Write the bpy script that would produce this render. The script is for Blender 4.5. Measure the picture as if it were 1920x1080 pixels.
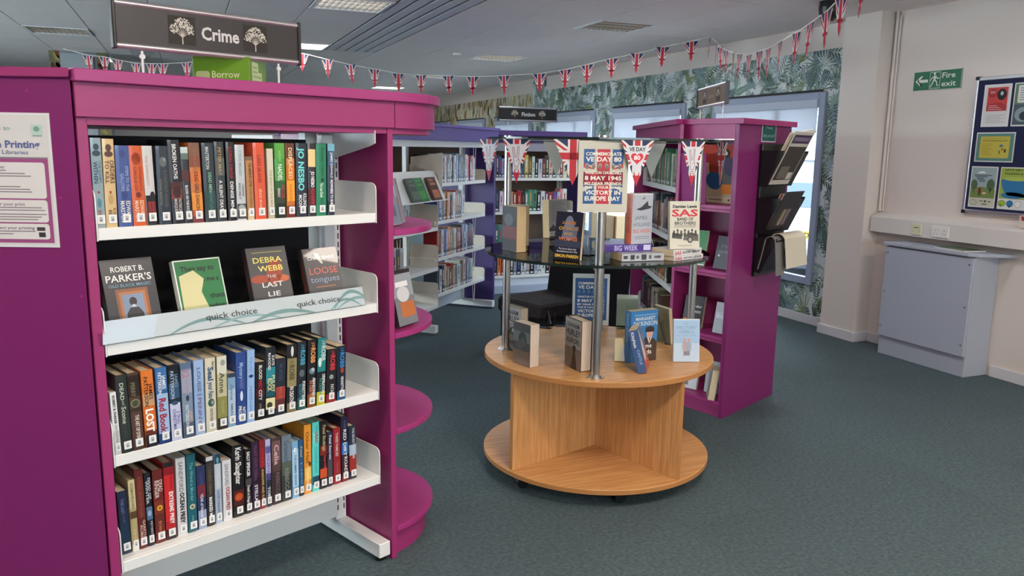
import bpy, bmesh, math, random
from mathutils import Vector, Matrix
# ------------------------------------------------------------------ reset, camera, light
for o in list(bpy.data.objects): bpy.data.objects.remove(o)
SC = bpy.context.scene
COL = SC.collection
R3 = [[0.92496, -0.05191, 0.37652], [-0.37974, -0.16621, 0.91004], [0.01532, -0.98472, -0.17346]]
def cam_basis():
    f, yh, roll, vx = 1491.0, 278.0, 0.0155, 340.0
    p0 = Vector((0, yh-540, f)); p1 = Vector((100, yh-540+roll*100, f))
    n = p0.cross(p1).normalized()
    if n.y > 0: n = -n
    Y = Vector((vx-960, yh+roll*(vx-960)-540, f)).normalized()
    X = n.cross(Y).normalized()
    if X.x < 0: X = -X
    return X, Y, n
_X, _Y, _Z = cam_basis()
def w_(v): return Vector((_X.dot(v), _Y.dot(v), _Z.dot(v)))
cd = bpy.data.cameras.new('camera'); cam = bpy.data.objects.new('camera', cd); COL.objects.link(cam)
cd.sensor_width = 36; cd.lens = 1491/1920*36; cd.clip_start = 0.05; cd.clip_end = 200
r_, u_, b_ = w_(Vector((1, 0, 0))), w_(Vector((0, -1, 0))), w_(Vector((0, 0, -1)))
cam.matrix_world = Matrix(((r_.x, u_.x, b_.x, 0), (r_.y, u_.y, b_.y, 0), (r_.z, u_.z, b_.z, 1.6), (0, 0, 0, 1)))
SC.camera = cam
SC.cycles.transparent_max_bounces = 32
SC.view_settings.view_transform = 'Standard'; SC.view_settings.look = 'None'
SC.view_settings.gamma = 1; SC.view_settings.use_curve_mapping = False
SC.view_settings.exposure = 0.12
wd = bpy.data.worlds.new('sky'); SC.world = wd; wd.use_nodes = True
bg = wd.node_tree.nodes['Background']; bg.inputs[0].default_value = (0.91, 0.95, 1.0, 1); bg.inputs[1].default_value = 14.0
def area(name, loc, size, power, color, rot=(0, 0, 0), sy=None):
    l = bpy.data.lights.new(name, 'AREA'); l.energy = power; l.color = color
    l.size = size
    if sy: l.shape = 'RECTANGLE'; l.size_y = sy
    o = bpy.data.objects.new(name, l); o.location = loc; o.rotation_euler = rot; COL.objects.link(o)
    return o
PI = math.pi
COOL = (0.85, 0.93, 1.0); WARM = (1.0, 0.86, 0.74)
# ceiling lamps behind and beside the camera (same grid as the fittings in view)
for x, y, p, c in ((0.98, 0.8, 46, WARM), (3.5, 0.8, 40, WARM), (-1.6, 0.8, 30, WARM), (3.5, -2.0, 26, WARM), (0.98, -2.0, 26, WARM), (3.5, 3.7, 14, COOL), (0.98, 3.7, 12, COOL),
                   (0.98, 9.35, 5, COOL), (3.5, 15.1, 20, COOL), (-1.6, 9.35, 12, WARM), (-1.6, 3.7, 12, WARM), (3.5, 9.35, 20, COOL), (3.5, 6.5, 12, COOL)):
    area('ceiling_lamp', (x+.3, y+.3, 2.69), .5, p*1.15, c)

# ------------------------------------------------------------------ helpers
def lin(c):
    return tuple(((v/255)/12.92 if v/255 <= 0.04045 else ((v/255+0.055)/1.055)**2.4) for v in c[:3])
def rgba(c): return (*lin(c), 1.0)
MATS = {}
def mat(name, col=None, rough=0.5, metal=0.0, spec=0.5, coat=0.0, attr=False, noise=None, bump=None, trans=0.0, emit=None, var=0):
    if name in MATS: return MATS[name]
    m = bpy.data.materials.new(name); m.use_nodes = True; nt = m.node_tree; N = nt.nodes; L = nt.links
    p = N['Principled BSDF']
    p.inputs['Roughness'].default_value = rough; p.inputs['Metallic'].default_value = metal
    p.inputs['Specular IOR Level'].default_value = spec; p.inputs['Coat Weight'].default_value = coat
    if col: p.inputs['Base Color'].default_value = rgba(col)
    src = None
    if attr:
        a = N.new('ShaderNodeAttribute'); a.attribute_name = 'Col'; src = a.outputs['Color']
        L.new(src, p.inputs['Base Color'])
    if noise:   # (scale, amount, stretch)
        tc = N.new('ShaderNodeTexCoord'); mp = N.new('ShaderNodeMapping'); mp.inputs['Scale'].default_value = noise[2]
        nz = N.new('ShaderNodeTexNoise'); nz.inputs['Scale'].default_value = noise[0]; nz.inputs['Detail'].default_value = 8; nz.inputs['Roughness'].default_value = .7
        L.new(tc.outputs['Object'], mp.inputs[0]); L.new(mp.outputs[0], nz.inputs[0])
        mx = N.new('ShaderNodeMix'); mx.data_type = 'RGBA'; mx.blend_type = 'MULTIPLY'; mx.inputs[0].default_value = 1
        rp = N.new('ShaderNodeMapRange'); rp.inputs[1].default_value = .3; rp.inputs[2].default_value = .7
        rp.inputs[3].default_value = 1-noise[1]; rp.inputs[4].default_value = 1+noise[1]*.4
        L.new(nz.outputs[0], rp.inputs[0]); L.new(rp.outputs[0], mx.inputs[7])
        if src: L.new(src, mx.inputs[6])
        else: mx.inputs[6].default_value = rgba(col)
        out = mx.outputs[2]
        if var:
            oi = N.new('ShaderNodeObjectInfo'); r2 = N.new('ShaderNodeMapRange'); r2.inputs[3].default_value = 1-var; r2.inputs[4].default_value = 1+var
            L.new(oi.outputs['Random'], r2.inputs[0]); m2 = N.new('ShaderNodeMix'); m2.data_type = 'RGBA'; m2.blend_type = 'MULTIPLY'; m2.inputs[0].default_value = 1
            L.new(out, m2.inputs[6]); L.new(r2.outputs[0], m2.inputs[7]); out = m2.outputs[2]
        L.new(out, p.inputs['Base Color'])
    if bump:    # (scale, strength)
        tc = N.new('ShaderNodeTexCoord'); nz = N.new('ShaderNodeTexNoise'); nz.inputs['Scale'].default_value = bump[0]; nz.inputs['Detail'].default_value = 4
        bp = N.new('ShaderNodeBump'); bp.inputs['Strength'].default_value = bump[1]; bp.inputs['Distance'].default_value = .01
        L.new(tc.outputs['Object'], nz.inputs[0]); L.new(nz.outputs[0], bp.inputs['Height']); L.new(bp.outputs[0], p.inputs['Normal'])
    if emit:
        p.inputs['Emission Color'].default_value = rgba(emit[0]); p.inputs['Emission Strength'].default_value = emit[1]
    if trans: p.inputs['Transmission Weight'].default_value = trans
    MATS[name] = m; return m
def clear_mat(name, tint, refl=.12, rough=.03, tr=None):
    m = bpy.data.materials.new(name); m.use_nodes = True; nt = m.node_tree; N = nt.nodes; L = nt.links
    N.remove(N['Principled BSDF']); out = N['Material Output']
    t = N.new('ShaderNodeBsdfTransparent'); t.inputs[0].default_value = rgba(tint)
    g = N.new('ShaderNodeBsdfGlossy'); g.inputs[1].default_value = rough
    lw = N.new('ShaderNodeLayerWeight'); lw.inputs[0].default_value = refl
    mx = N.new('ShaderNodeMixShader'); L.new(lw.outputs['Fresnel'], mx.inputs[0]); L.new(t.outputs[0], mx.inputs[1]); L.new(g.outputs[0], mx.inputs[2])
    L.new(mx.outputs[0], out.inputs[0]); MATS[name] = m; return m

MAG = mat('magenta_laminate', (152, 46, 104), .38, bump=(140, .05))
MAGD = mat('magenta_edge', (160, 48, 116), .35)
PUR = mat('magenta_panel', (122, 32, 96), .36)
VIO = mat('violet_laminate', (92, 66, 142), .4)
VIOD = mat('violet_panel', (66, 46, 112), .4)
WHM = mat('white_metal', (226, 226, 224), .35)
BEM = mat('cream_metal', (214, 205, 190), .4)
BLK = mat('black_fabric', (20, 20, 24), .9, noise=(60, .4, (1, 1, 1)))
BLP = mat('black_plastic', (18, 18, 20), .35)
STL = mat('brushed_steel', (186, 184, 180), .28, metal=1.0)
ALU = mat('satin_aluminium', (205, 203, 205), .3, metal=.8)
PRN = mat('print_matt', attr=True, rough=.6)
GLO = mat('print_gloss', attr=True, rough=.32, coat=.25)
PAG = mat('book_pages', (214, 196, 164), .9, noise=(3, .18, (140, 3, 3)))
WAL = mat('wall_paint', (216, 203, 194), .75, bump=(90, .06))
CEI = mat('ceiling_tile', (238, 227, 223), .9, bump=(220, .12))
CEG = mat('ceiling_grid', (92, 88, 90), .7)
SKI = mat('skirting_paint', (206, 202, 204), .4)
GRY = mat('grey_board', (168, 172, 184), .42)
FRM = mat('window_frame_grey', (150, 158, 178), .4)
CPT = mat('carpet', (82, 98, 102), .85, spec=.3, noise=(55, .5, (1, 1, 1)), bump=(260, .6), var=.05)
WHT = mat('white_plastic', (225, 223, 218), .4)
SGN = mat('charcoal_panel', (48, 45, 47), .4)
RED = mat('tail_light', (200, 30, 40), .2)
ACR = clear_mat('clear_acrylic', (244, 247, 247), .12, .04)
GLS = clear_mat('table_glass', (206, 218, 213), .28, .03)
PANE = clear_mat('window_glass', (235, 243, 245), .1, .0)
def wood(name, axis):
    m = bpy.data.materials.new(name); m.use_nodes = True; nt = m.node_tree; N = nt.nodes; L = nt.links
    p = N['Principled BSDF']; p.inputs['Roughness'].default_value = .38
    tc = N.new('ShaderNodeTexCoord'); mp = N.new('ShaderNodeMapping')
    mp.inputs['Scale'].default_value = {'z': (46, 46, 1.5), 'x': (1.6, 46, 46)}[axis]
    nz = N.new('ShaderNodeTexNoise'); nz.inputs['Scale'].default_value = 1.6; nz.inputs['Detail'].default_value = 6; nz.inputs['Distortion'].default_value = .9
    nz2 = N.new('ShaderNodeTexNoise'); nz2.inputs['Scale'].default_value = 9; nz2.inputs['Detail'].default_value = 3
    cr = N.new('ShaderNodeValToRGB'); cr.color_ramp.elements[0].position = .38; cr.color_ramp.elements[1].position = .62
    cr.color_ramp.elements[0].color = rgba((190, 134, 80)); cr.color_ramp.elements[1].color = rgba((212, 160, 104))
    c2 = N.new('ShaderNodeMapRange'); c2.inputs[1].default_value = .35; c2.inputs[2].default_value = .55; c2.inputs[3].default_value = .84; c2.inputs[4].default_value = 1.03
    mx = N.new('ShaderNodeMix'); mx.data_type = 'RGBA'; mx.blend_type = 'MULTIPLY'; mx.inputs[0].default_value = 1
    L.new(tc.outputs['Object'], mp.inputs[0]); L.new(mp.outputs[0], nz.inputs[0]); L.new(mp.outputs[0], nz2.inputs[0])
    L.new(nz.outputs[0], cr.inputs[0]); L.new(nz2.outputs[0], c2.inputs[0]); L.new(cr.outputs[0], mx.inputs[6]); L.new(c2.outputs[0], mx.inputs[7])
    L.new(mx.outputs[2], p.inputs['Base Color']); MATS[name] = m; return m
OAKV = wood('oak_upright', 'z'); OAKH = wood('oak_flat', 'x')

class MB:
    def __init__(s): s.v = []; s.f = []; s.c = []; s.any = False
    def add(s, vs, fs, col=None):
        b = len(s.v); s.v += [tuple(p) for p in vs]
        for k, f in enumerate(fs):
            s.f.append([b+i for i in f])
            if col is None: s.c.append([(1, 1, 1, 1)]*len(f))
            else:
                s.any = True
                s.c.append([rgba(col)]*len(f) if not callable(col) else [rgba(col(vs[i])) for i in f])
        return s
    def box(s, x0, x1, y0, y1, z0, z1, col=None):
        x0, x1 = sorted((x0, x1)); y0, y1 = sorted((y0, y1)); z0, z1 = sorted((z0, z1))
        v = [(x0, y0, z0), (x1, y0, z0), (x1, y1, z0), (x0, y1, z0), (x0, y0, z1), (x1, y0, z1), (x1, y1, z1), (x0, y1, z1)]
        return s.add(v, [(0, 3, 2, 1), (4, 5, 6, 7), (0, 1, 5, 4), (1, 2, 6, 5), (2, 3, 7, 6), (3, 0, 4, 7)], col)
    def prism(s, pts, z0, z1, col=None):   # plan outline, anticlockwise
        n = len(pts); v = [(x, y, z0) for x, y in pts]+[(x, y, z1) for x, y in pts]
        return s.add(v, [tuple(range(n))[::-1], tuple(range(n, 2*n))]+[(i, (i+1) % n, n+(i+1) % n, n+i) for i in range(n)], col)
    def slab(s, pts, O, ex, ey, n, t, col=None):  # outline in a plane, thickness t along n
        O, ex, ey, n = Vector(O), Vector(ex), Vector(ey), Vector(n)
        k = len(pts); a = [O+ex*x+ey*y for x, y in pts]; b = [p+n*t for p in a]
        return s.add(a+b, [tuple(range(k))[::-1], tuple(range(k, 2*k))]+[(i, (i+1) % k, k+(i+1) % k, k+i) for i in range(k)], col)
    def tube(s, p0, p1, r, n=12, r2=None, col=None):
        p0, p1 = Vector(p0), Vector(p1); r2 = r if r2 is None else r2
        d = (p1-p0).normalized(); a = d.orthogonal().normalized(); b = d.cross(a)
        v = [p0+(a*math.cos(t)+b*math.sin(t))*r for t in (2*PI*i/n for i in range(n))]+[p1+(a*math.cos(t)+b*math.sin(t))*r2 for t in (2*PI*i/n for i in range(n))]
        return s.add(v, [tuple(range(n))[::-1], tuple(range(n, 2*n))]+[(i, (i+1) % n, n+(i+1) % n, n+i) for i in range(n)], col)
    def path(s, pts, r, n=8, col=None, closed=False):
        m = len(pts)
        for i in range(m if closed else m-1): s.tube(pts[i], pts[(i+1) % m], r, n, col=col)
        return s
    def build(s, name, m, parent=None, loc=None, bevel=0, smooth=False):
        me = bpy.data.meshes.new(name); me.from_pydata([tuple(p) for p in s.v], [], s.f)
        if s.any:
            ca = me.color_attributes.new('Col', 'FLOAT_COLOR', 'CORNER'); fl = []
            for c in s.c:
                for q in c: fl += q
            ca.data.foreach_set('color', fl)
        if bevel:
            bm = bmesh.new(); bm.from_mesh(me); bmesh.ops.bevel(bm, geom=bm.edges[:], offset=bevel, segments=1, affect='EDGES', clamp_overlap=True); bm.to_mesh(me); bm.free()
        if smooth:
            me.polygons.foreach_set('use_smooth', [True]*len(me.polygons))
            try: me.set_sharp_from_angle(angle=math.radians(35))
            except Exception: pass
        me.materials.append(m); me.update()
        o = bpy.data.objects.new(name, me); COL.objects.link(o)
        if parent: o.parent = parent
        if loc: o.location = loc
        return o
def tag(o, label=None, cat=None, group=None, kind=None):
    if label: o['label'] = label
    if cat: o['category'] = cat
    if group: o['group'] = group
    if kind: o['kind'] = kind
    return o
def empty(name, loc, rz=0, **k):
    o = bpy.data.objects.new(name, None); o.empty_display_size = .1; COL.objects.link(o); o.location = loc; o.rotation_euler = (0, 0, rz)
    return tag(o, **k)
def clip(poly, win):   # convex clip, win anticlockwise
    out = list(poly)
    for i in range(len(win)):
        a, b = win[i], win[(i+1) % len(win)]; inp = out; out = []
        if not inp: break
        def side(p): return (b[0]-a[0])*(p[1]-a[1])-(b[1]-a[1])*(p[0]-a[0])
        for j in range(len(inp)):
            p, q = inp[j], inp[(j+1) % len(inp)]; sp, sq = side(p), side(q)
            if sp >= 0: out.append(p)
            if (sp >= 0) != (sq >= 0):
                t = sp/(sp-sq); out.append((p[0]+(q[0]-p[0])*t, p[1]+(q[1]-p[1])*t))
    return out if len(out) > 2 else []
_tc = {}
def glyphs(txt, bold=0.0):
    k = (txt, bold)
    if k not in _tc:
        cu = bpy.data.curves.new('t', 'FONT'); cu.body = txt; cu.size = 1; cu.resolution_u = 2; cu.offset = bold; cu.fill_mode = 'FRONT'
        ob = bpy.data.objects.new('t', cu); me = ob.to_mesh()
        vs = [(v.co.x, v.co.y) for v in me.vertices]; fs = [tuple(p.vertices) for p in me.polygons]
        ob.to_mesh_clear(); bpy.data.objects.remove(ob); bpy.data.curves.remove(cu)
        if not vs: vs = [(0, 0), (1, 1)]
        x0 = min(v[0] for v in vs); x1 = max(v[0] for v in vs); y0 = min(v[1] for v in vs); y1 = max(v[1] for v in vs)
        _tc[k] = (vs, fs, x0, x1, y0, y1)
    return _tc[k]
class Art:    # flat print laid out in a plane (x right, y up)
    def __init__(s): s.it = []
    def poly(s, pts, col, l=0, win=None):
        if win: pts = clip(pts, win)
        if pts: s.it.append((list(pts), [tuple(range(len(pts)))], col, l))
        return s
    def rect(s, x0, y0, x1, y1, col, l=0, col2=None):
        if col2:
            c = lambda p, a=col, b=col2: b if p[1] > (y0+y1)/2 else a
            s.it.append(([(x0, y0), (x1, y0), (x1, y1), (x0, y1)], [(0, 1, 2, 3)], c, l)); return s
        return s.poly([(x0, y0), (x1, y0), (x1, y1), (x0, y1)], col, l)
    def ell(s, cx, cy, rx, ry, col, l=0, n=20, win=None, a=0):
        return s.poly([(cx+rx*math.cos(t)*math.cos(a)-ry*math.sin(t)*math.sin(a), cy+rx*math.cos(t)*math.sin(a)+ry*math.sin(t)*math.cos(a)) for t in (2*PI*i/n for i in range(n))], col, l, win)
    def rrect(s, x0, y0, x1, y1, r, col, l=0):
        P = []
        for cx, cy, a in ((x1-r, y0+r, -PI/2), (x1-r, y1-r, 0), (x0+r, y1-r, PI/2), (x0+r, y0+r, PI)):
            for i in range(5): P.append((cx+r*math.cos(a+PI/8*i), cy+r*math.sin(a+PI/8*i)))
        return s.poly(P, col, l)
    def text(s, t, x, y, h, col, l=1, w=None, bold=0.0, al='c', rot=0):
        # h = letter height, w = total width to fit (None: natural), (x, y) = middle / left point
        vs, fs, x0, x1, y0, y1 = glyphs(t, bold); k = h/.72
        kx = k if w is None else w/max(x1-x0, 1e-6)
        ox = {'c': (x0+x1)/2, 'l': x0, 'r': x1}[al]; oy = .36; c, n = math.cos(rot), math.sin(rot)
        P = []
        for a, b in vs:
            p, q = (a-ox)*kx, (b-oy)*k; P.append((x+p*c-q*n, y+p*n+q*c))
        s.it.append((P, fs, col, l)); return s
    def onto(s, mb, O, ex, ey, n, step=.0004):
        O, ex, ey, n = Vector(O), Vector(ex), Vector(ey), Vector(n)
        for P, fs, col, l in s.it:
            V = [O+ex*x+ey*y+n*(step*(l+1)) for x, y in P]
            if callable(col):
                b = len(mb.v); mb.v += [tuple(q) for q in V]; mb.any = True
                for f in fs: mb.f.append([b+i for i in f]); mb.c.append([rgba(col(P[i])) for i in f])
            else: mb.add(V, fs, col)
        return mb
    def obj(s, name, parent, O, ex, ey, n, m=None, step=.0004):
        return s.onto(MB(), O, ex, ey, n, step).build(name, m or PRN, parent)

# ------------------------------------------------------------------ the room
XW, ZC = 5.43, 2.74
fl = tag(MB().box(-6, XW+.3, -4, 19, -.12, -.012).build('floor', CEG), kind='structure')
tm = MB().box(.0003, .4997, .0003, .4997, -.012, 0); t0 = tm.build('carpet_tile', CPT, fl)
k = 0
for i in range(14):
    for j in range(19):
        o = t0 if k == 0 else t0.copy()
        if k: COL.objects.link(o)
        o.location = (XW-.5*(i+1), .2+j*.5, 0); k += 1
tag(MB().box(-6, XW, 9.7, 19, -.011, 0).box(-6, -1.57, -4, 9.7, -.011, 0).box(-1.57, XW, -4, .2, -.011, 0).build('carpet_beyond', CPT, fl), kind='stuff')
# ceiling
ce = tag(MB().box(-6, XW+.3, -4, 19, ZC+.02, ZC+.1).build('ceiling', CEG), kind='structure')
PX, PY, X0 = .617, .6, 3.505
FIT = {}
def louvre(ix, iy): return (X0+PX*ix, 6.5-.0+PY*iy)
fits = [(0, 0), (0, 5), (0, 10), (0, 15), (-4, 0), (-4, 5), (-8, 5), (-8, 10), (-4, -9), (0, -9), (-8, -9)]
FX = {(a, b) for a, b in fits}
tile = MB().box(.004, PX-.004, .004, PY-.004, -.004, .016).build('ceiling_tile', CEI, ce, bevel=.002); n = 0
for i in range(-9, 4):
    for j in range(-4, 21):
        if (i, j) in FX or (i == -3 and -1 <= j < 6): continue
        x, y = X0+PX*i, 6.5+PY*j
        if x > XW-.05: continue
        o = tile if n == 0 else tile.copy()
        if n: COL.objects.link(o)
        o.location = (x, y, ZC); n += 1
MB().box(-6, X0-9*PX, -4, 19, ZC, ZC+.015).box(X0-9*PX, XW, -4, 6.5-4*PY-.02, ZC, ZC+.015).build('ceiling_beyond', CEI, ce)
def fitting(ix, iy, lit, label):
    x, y = X0+PX*ix, 6.5+PY*iy
    g = empty('ceiling_light', (x, y, ZC), label=label, cat='light', group='ceiling light panels')
    b = MB().box(.01, PX-.01, .01, .035, -.012, .016).box(.01, PX-.01, PY-.035, PY-.01, -.012, .016).box(.01, .035, .035, PY-.035, -.012, .016).box(PX-.035, PX-.01, .035, PY-.035, -.012, .016)
    b.build('frame', WHM, g)
    if lit == 2:
        MB().box(.035, PX-.035, .035, PY-.035, -.008, .004).build('diffuser', mat('lit_diffuser', (255, 250, 235), .5, emit=((255, 246, 225), 2.5)), g)
    else:
        e = {0: ('louvre_back_dim', (190, 170, 150), .15), 1: ('louvre_back_glow', (235, 235, 235), .9)}[lit]
        MB().box(.03, PX-.03, .03, PY-.03, .012, .016).build('reflector', mat(e[0], e[1], .3, metal=.0, emit=(e[1], e[2])), g)
        q = MB()
        for k in range(1, 4): q.box(.035, PX-.035, k*PY/4-.012, k*PY/4+.012, -.008, .0105)
        q.build('tube_divider', mat('louvre_silver', (216, 210, 200), .25, metal=.9), g)
        q = MB()
        for k in range(1, 12): q.box(k*PX/12-.003, k*PX/12+.003, .035, PY-.035, -.0075, .0105)
        tag(q.build('blade', MATS['louvre_silver'], g), kind='stuff')
for (ix, iy), lit, lab in zip(fits, (0, 1, 1, 2, 1, 2, 0, 2, 0, 0, 0),
    ('square louvred ceiling light above the magenta case with bunting, nearest the windows', 'square louvred ceiling light, second in the row nearest the windows', 'small bright louvred ceiling light third in the row nearest the windows',
     'small glowing white ceiling panel furthest along the window row', 'bright silver louvred ceiling light at the top edge right of the Crime sign', 'glowing white ceiling panel just right of the Crime sign',
     'louvred ceiling light at the far upper left corner', 'small glowing ceiling panel low on the far left above the magenta panel', 'louvred ceiling light behind the viewer in the middle row', 'louvred ceiling light behind the viewer near the notice board', 'louvred ceiling light behind the viewer at the left')):
    fitting(ix, iy, lit, lab)
gr = empty('air_grille', (X0-3*PX, 5.9, ZC), label='long white slotted air grille recessed in the ceiling tiles', cat='vent')
MB().box(0, PX, 0, 4.2, .008, .018).build('backing', mat('vent_shadow', (120, 116, 118), .8), gr)
for k in range(5):
    MB().box(.02+k*.12, .115+k*.12, .01, 4.19, -.006, .006).build('slat', mat('vent_white', (208, 206, 208), .5), gr, bevel=.002)
sm = MB(); sm.tube((3.18, 9.6, ZC-.004), (3.18, 9.6, ZC-.03), .05, 16); tag(sm.build('smoke_detector', WHT), 'small round white detector on the ceiling tiles beyond the grille', 'detector')
dm = empty('security_camera', (4.62, 4.95, ZC), label='black dome security camera hanging from the ceiling above the bunting', cat='camera')
q = MB(); prof = [(.075, 0), (.08, -.05), (.076, -.09), (.06, -.125), (.035, -.145), (.0, -.15)]
for (r0, z0), (r1, z1) in zip(prof, prof[1:]): q.tube((0, 0, z0), (0, 0, z1), r0, 24, r2=max(r1, .001))
q.build('dome', BLP, dm, smooth=True)
MB().tube((-.045, -.045, -.10), (-.062, -.062, -.112), .026, 16).build('lens_ring', mat('lens_brown', (70, 52, 44), .2), dm)
MB().tube((-.055, -.055, -.105), (-.066, -.066, -.114), .014, 16).build('lens', BLP, dm)
# right wall with window openings
WIN = [(5.75, 7.43), (7.95, 9.65), (10.15, 11.85), (12.4, 14.1), (14.6, 16.3), (16.8, 18.5)]
ZB, ZT = .37, 2.15
q = MB().box(XW, XW+.3, -4, 19, -.1, ZB).box(XW, XW+.3, -4, 19, ZT, ZC+.1).box(XW, XW+.3, -4, WIN[0][0], ZB, ZT)
for (a, b), (c, d_) in zip(WIN, WIN[1:]+[(19, 19)]): q.box(XW, XW+.3, b, c, ZB, ZT)
tag(q.build('wall_right', WAL), kind='structure')
tag(MB().box(-6.2, XW+.3, 19, 19.2, -.1, ZC+.1).build('wall_far', WAL), kind='structure')
tag(MB().box(-6.2, -6, -4, 19, -.1, .8).box(-6.2, -6, -4, 19, 2.4, ZC+.1).box(-6.2, -6, -4, 3, .8, 2.4).box(-6.2, -6, 11, 19, .8, 2.4).build('wall_left', WAL), kind='structure')
wl = tag(MB().box(-6.12, -6.06, 3, 11, .8, .86).box(-6.12, -6.06, 3, 11, 2.34, 2.4).build('window_8', FRM), kind='structure')  # added window in the unseen left wall, lets in sky light for the ceiling
for y in (3, 5, 7, 9, 10.94): MB().box(-6.12, -6.06, y, y+.06, .86, 2.34).build('mullion', FRM, wl)
MB().box(-6.1, -6.094, 3, 11, .86, 2.34).build('glass_pane', PANE, wl)
q = MB().box(-6.2, -2.2, -4.2, -4, -.1, ZC+.1).box(4.6, XW+.3, -4.2, -4, -.1, ZC+.1).box(-2.2, 4.6, -4.2, -4, -.1, 1.5).box(-2.2, 4.6, -4.2, -4, 2.35, ZC+.1)
tag(q.build('wall_back', WAL), kind='structure')
wb = tag(MB().box(-2.2, 4.6, -4.12, -4.06, 1.5, 1.56).box(-2.2, 4.6, -4.12, -4.06, 2.29, 2.35).build('window_7', FRM), kind='structure')  # glazing added out of view behind the camera to brighten ceiling and fronts
for x in (-2.2, -.5, 1.2, 2.9, 4.54): MB().box(x, x+.06, -4.12, -4.06, 1.56, 2.29).build('mullion', FRM, wb)
MB().box(-2.2, 4.6, -4.1, -4.094, 1.56, 2.29).build('glass_pane', PANE, wb)
tag(MB().box(5.27, XW, 5.06, 5.45, 0, ZC).build('pilaster', WAL), kind='structure')
tag(MB().box(XW-.018, XW, 5.45, 19, 0, .085).box(5.252, XW, 5.042, 5.468, 0, .085).box(XW-.018, XW, 4.72, 5.04, 0, .085).box(XW-.018, XW, -4, 3.9, 0, .085).build('baseboard_right', SKI, bevel=.003), kind='structure')
pp = MB().path([(XW-.02, 5.03, 2.74), (XW-.02, 5.03, 1.13)], .013, 10).path([(XW-.02, 5.0, 2.70), (XW-.02, 5.0, 1.13)], .007, 8)
tag(pp.build('conduit', WAL, smooth=True), 'painted cable conduit running down the corner beside the white pillar', 'pipe')
for k, (a, b) in enumerate(WIN):
    zb = (1.80, 1.52, 1.55, 1.6, 1.6, 1.6)[k]
    w = tag(MB().box(XW-.03, XW+.03, a-.0, a+.075, ZB, ZT).box(XW-.03, XW+.03, b-.075, b, ZB, ZT).box(XW-.03, XW+.03, a+.075, b-.075, ZT-.07, ZT).box(XW-.03, XW+.03, a+.075, b-.075, ZB, ZB+.07).build('window_%d' % (k+1), FRM, bevel=.004), kind='structure')
    MB().box(XW-.005, XW+.04, a+.58, a+.64, ZB+.07, ZT-.07).build('mullion', FRM, w)
    MB().box(XW+.01, XW+.016, a+.07, a+.58, ZB+.07, ZT-.07).box(XW+.01, XW+.016, a+.64, b-.07, ZB+.07, ZT-.07).build('glass_pane', PANE, w)
    MB().box(XW-.055, XW-.005, a+.07, b-.07, ZT-.14, ZT-.07).build('blind_cassette', mat('blind_box', (178, 184, 198), .5), w)
    bl = bpy.data.materials.get('blind_fabric')
    if not bl:
        bl = bpy.data.materials.new('blind_fabric'); bl.use_nodes = True; nt = bl.node_tree; nt.nodes.remove(nt.nodes['Principled BSDF'])
        d1 = nt.nodes.new('ShaderNodeBsdfDiffuse'); d1.inputs[0].default_value = rgba((225, 226, 230))
        d2 = nt.nodes.new('ShaderNodeBsdfTranslucent'); d2.inputs[0].default_value = rgba((215, 218, 225))
        mx = nt.nodes.new('ShaderNodeMixShader'); mx.inputs[0].default_value = .5
        nt.links.new(d1.outputs[0], mx.inputs[1]); nt.links.new(d2.outputs[0], mx.inputs[2]); nt.links.new(mx.outputs[0], nt.nodes['Material Output'].inputs[0])
    MB().box(XW-.034, XW-.0325, a+.08, b-.08, zb, ZT-.14).build('roller_blind', bl, w)
    MB().box(XW-.04, XW-.026, a+.08, b-.08, zb-.018, zb).build('blind_bar', WHM, w)
    MB().box(XW-.05, XW-.03, a+.03, b-.03, ZT, ZT+.018).build('blind_track', BLP, w)
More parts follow.
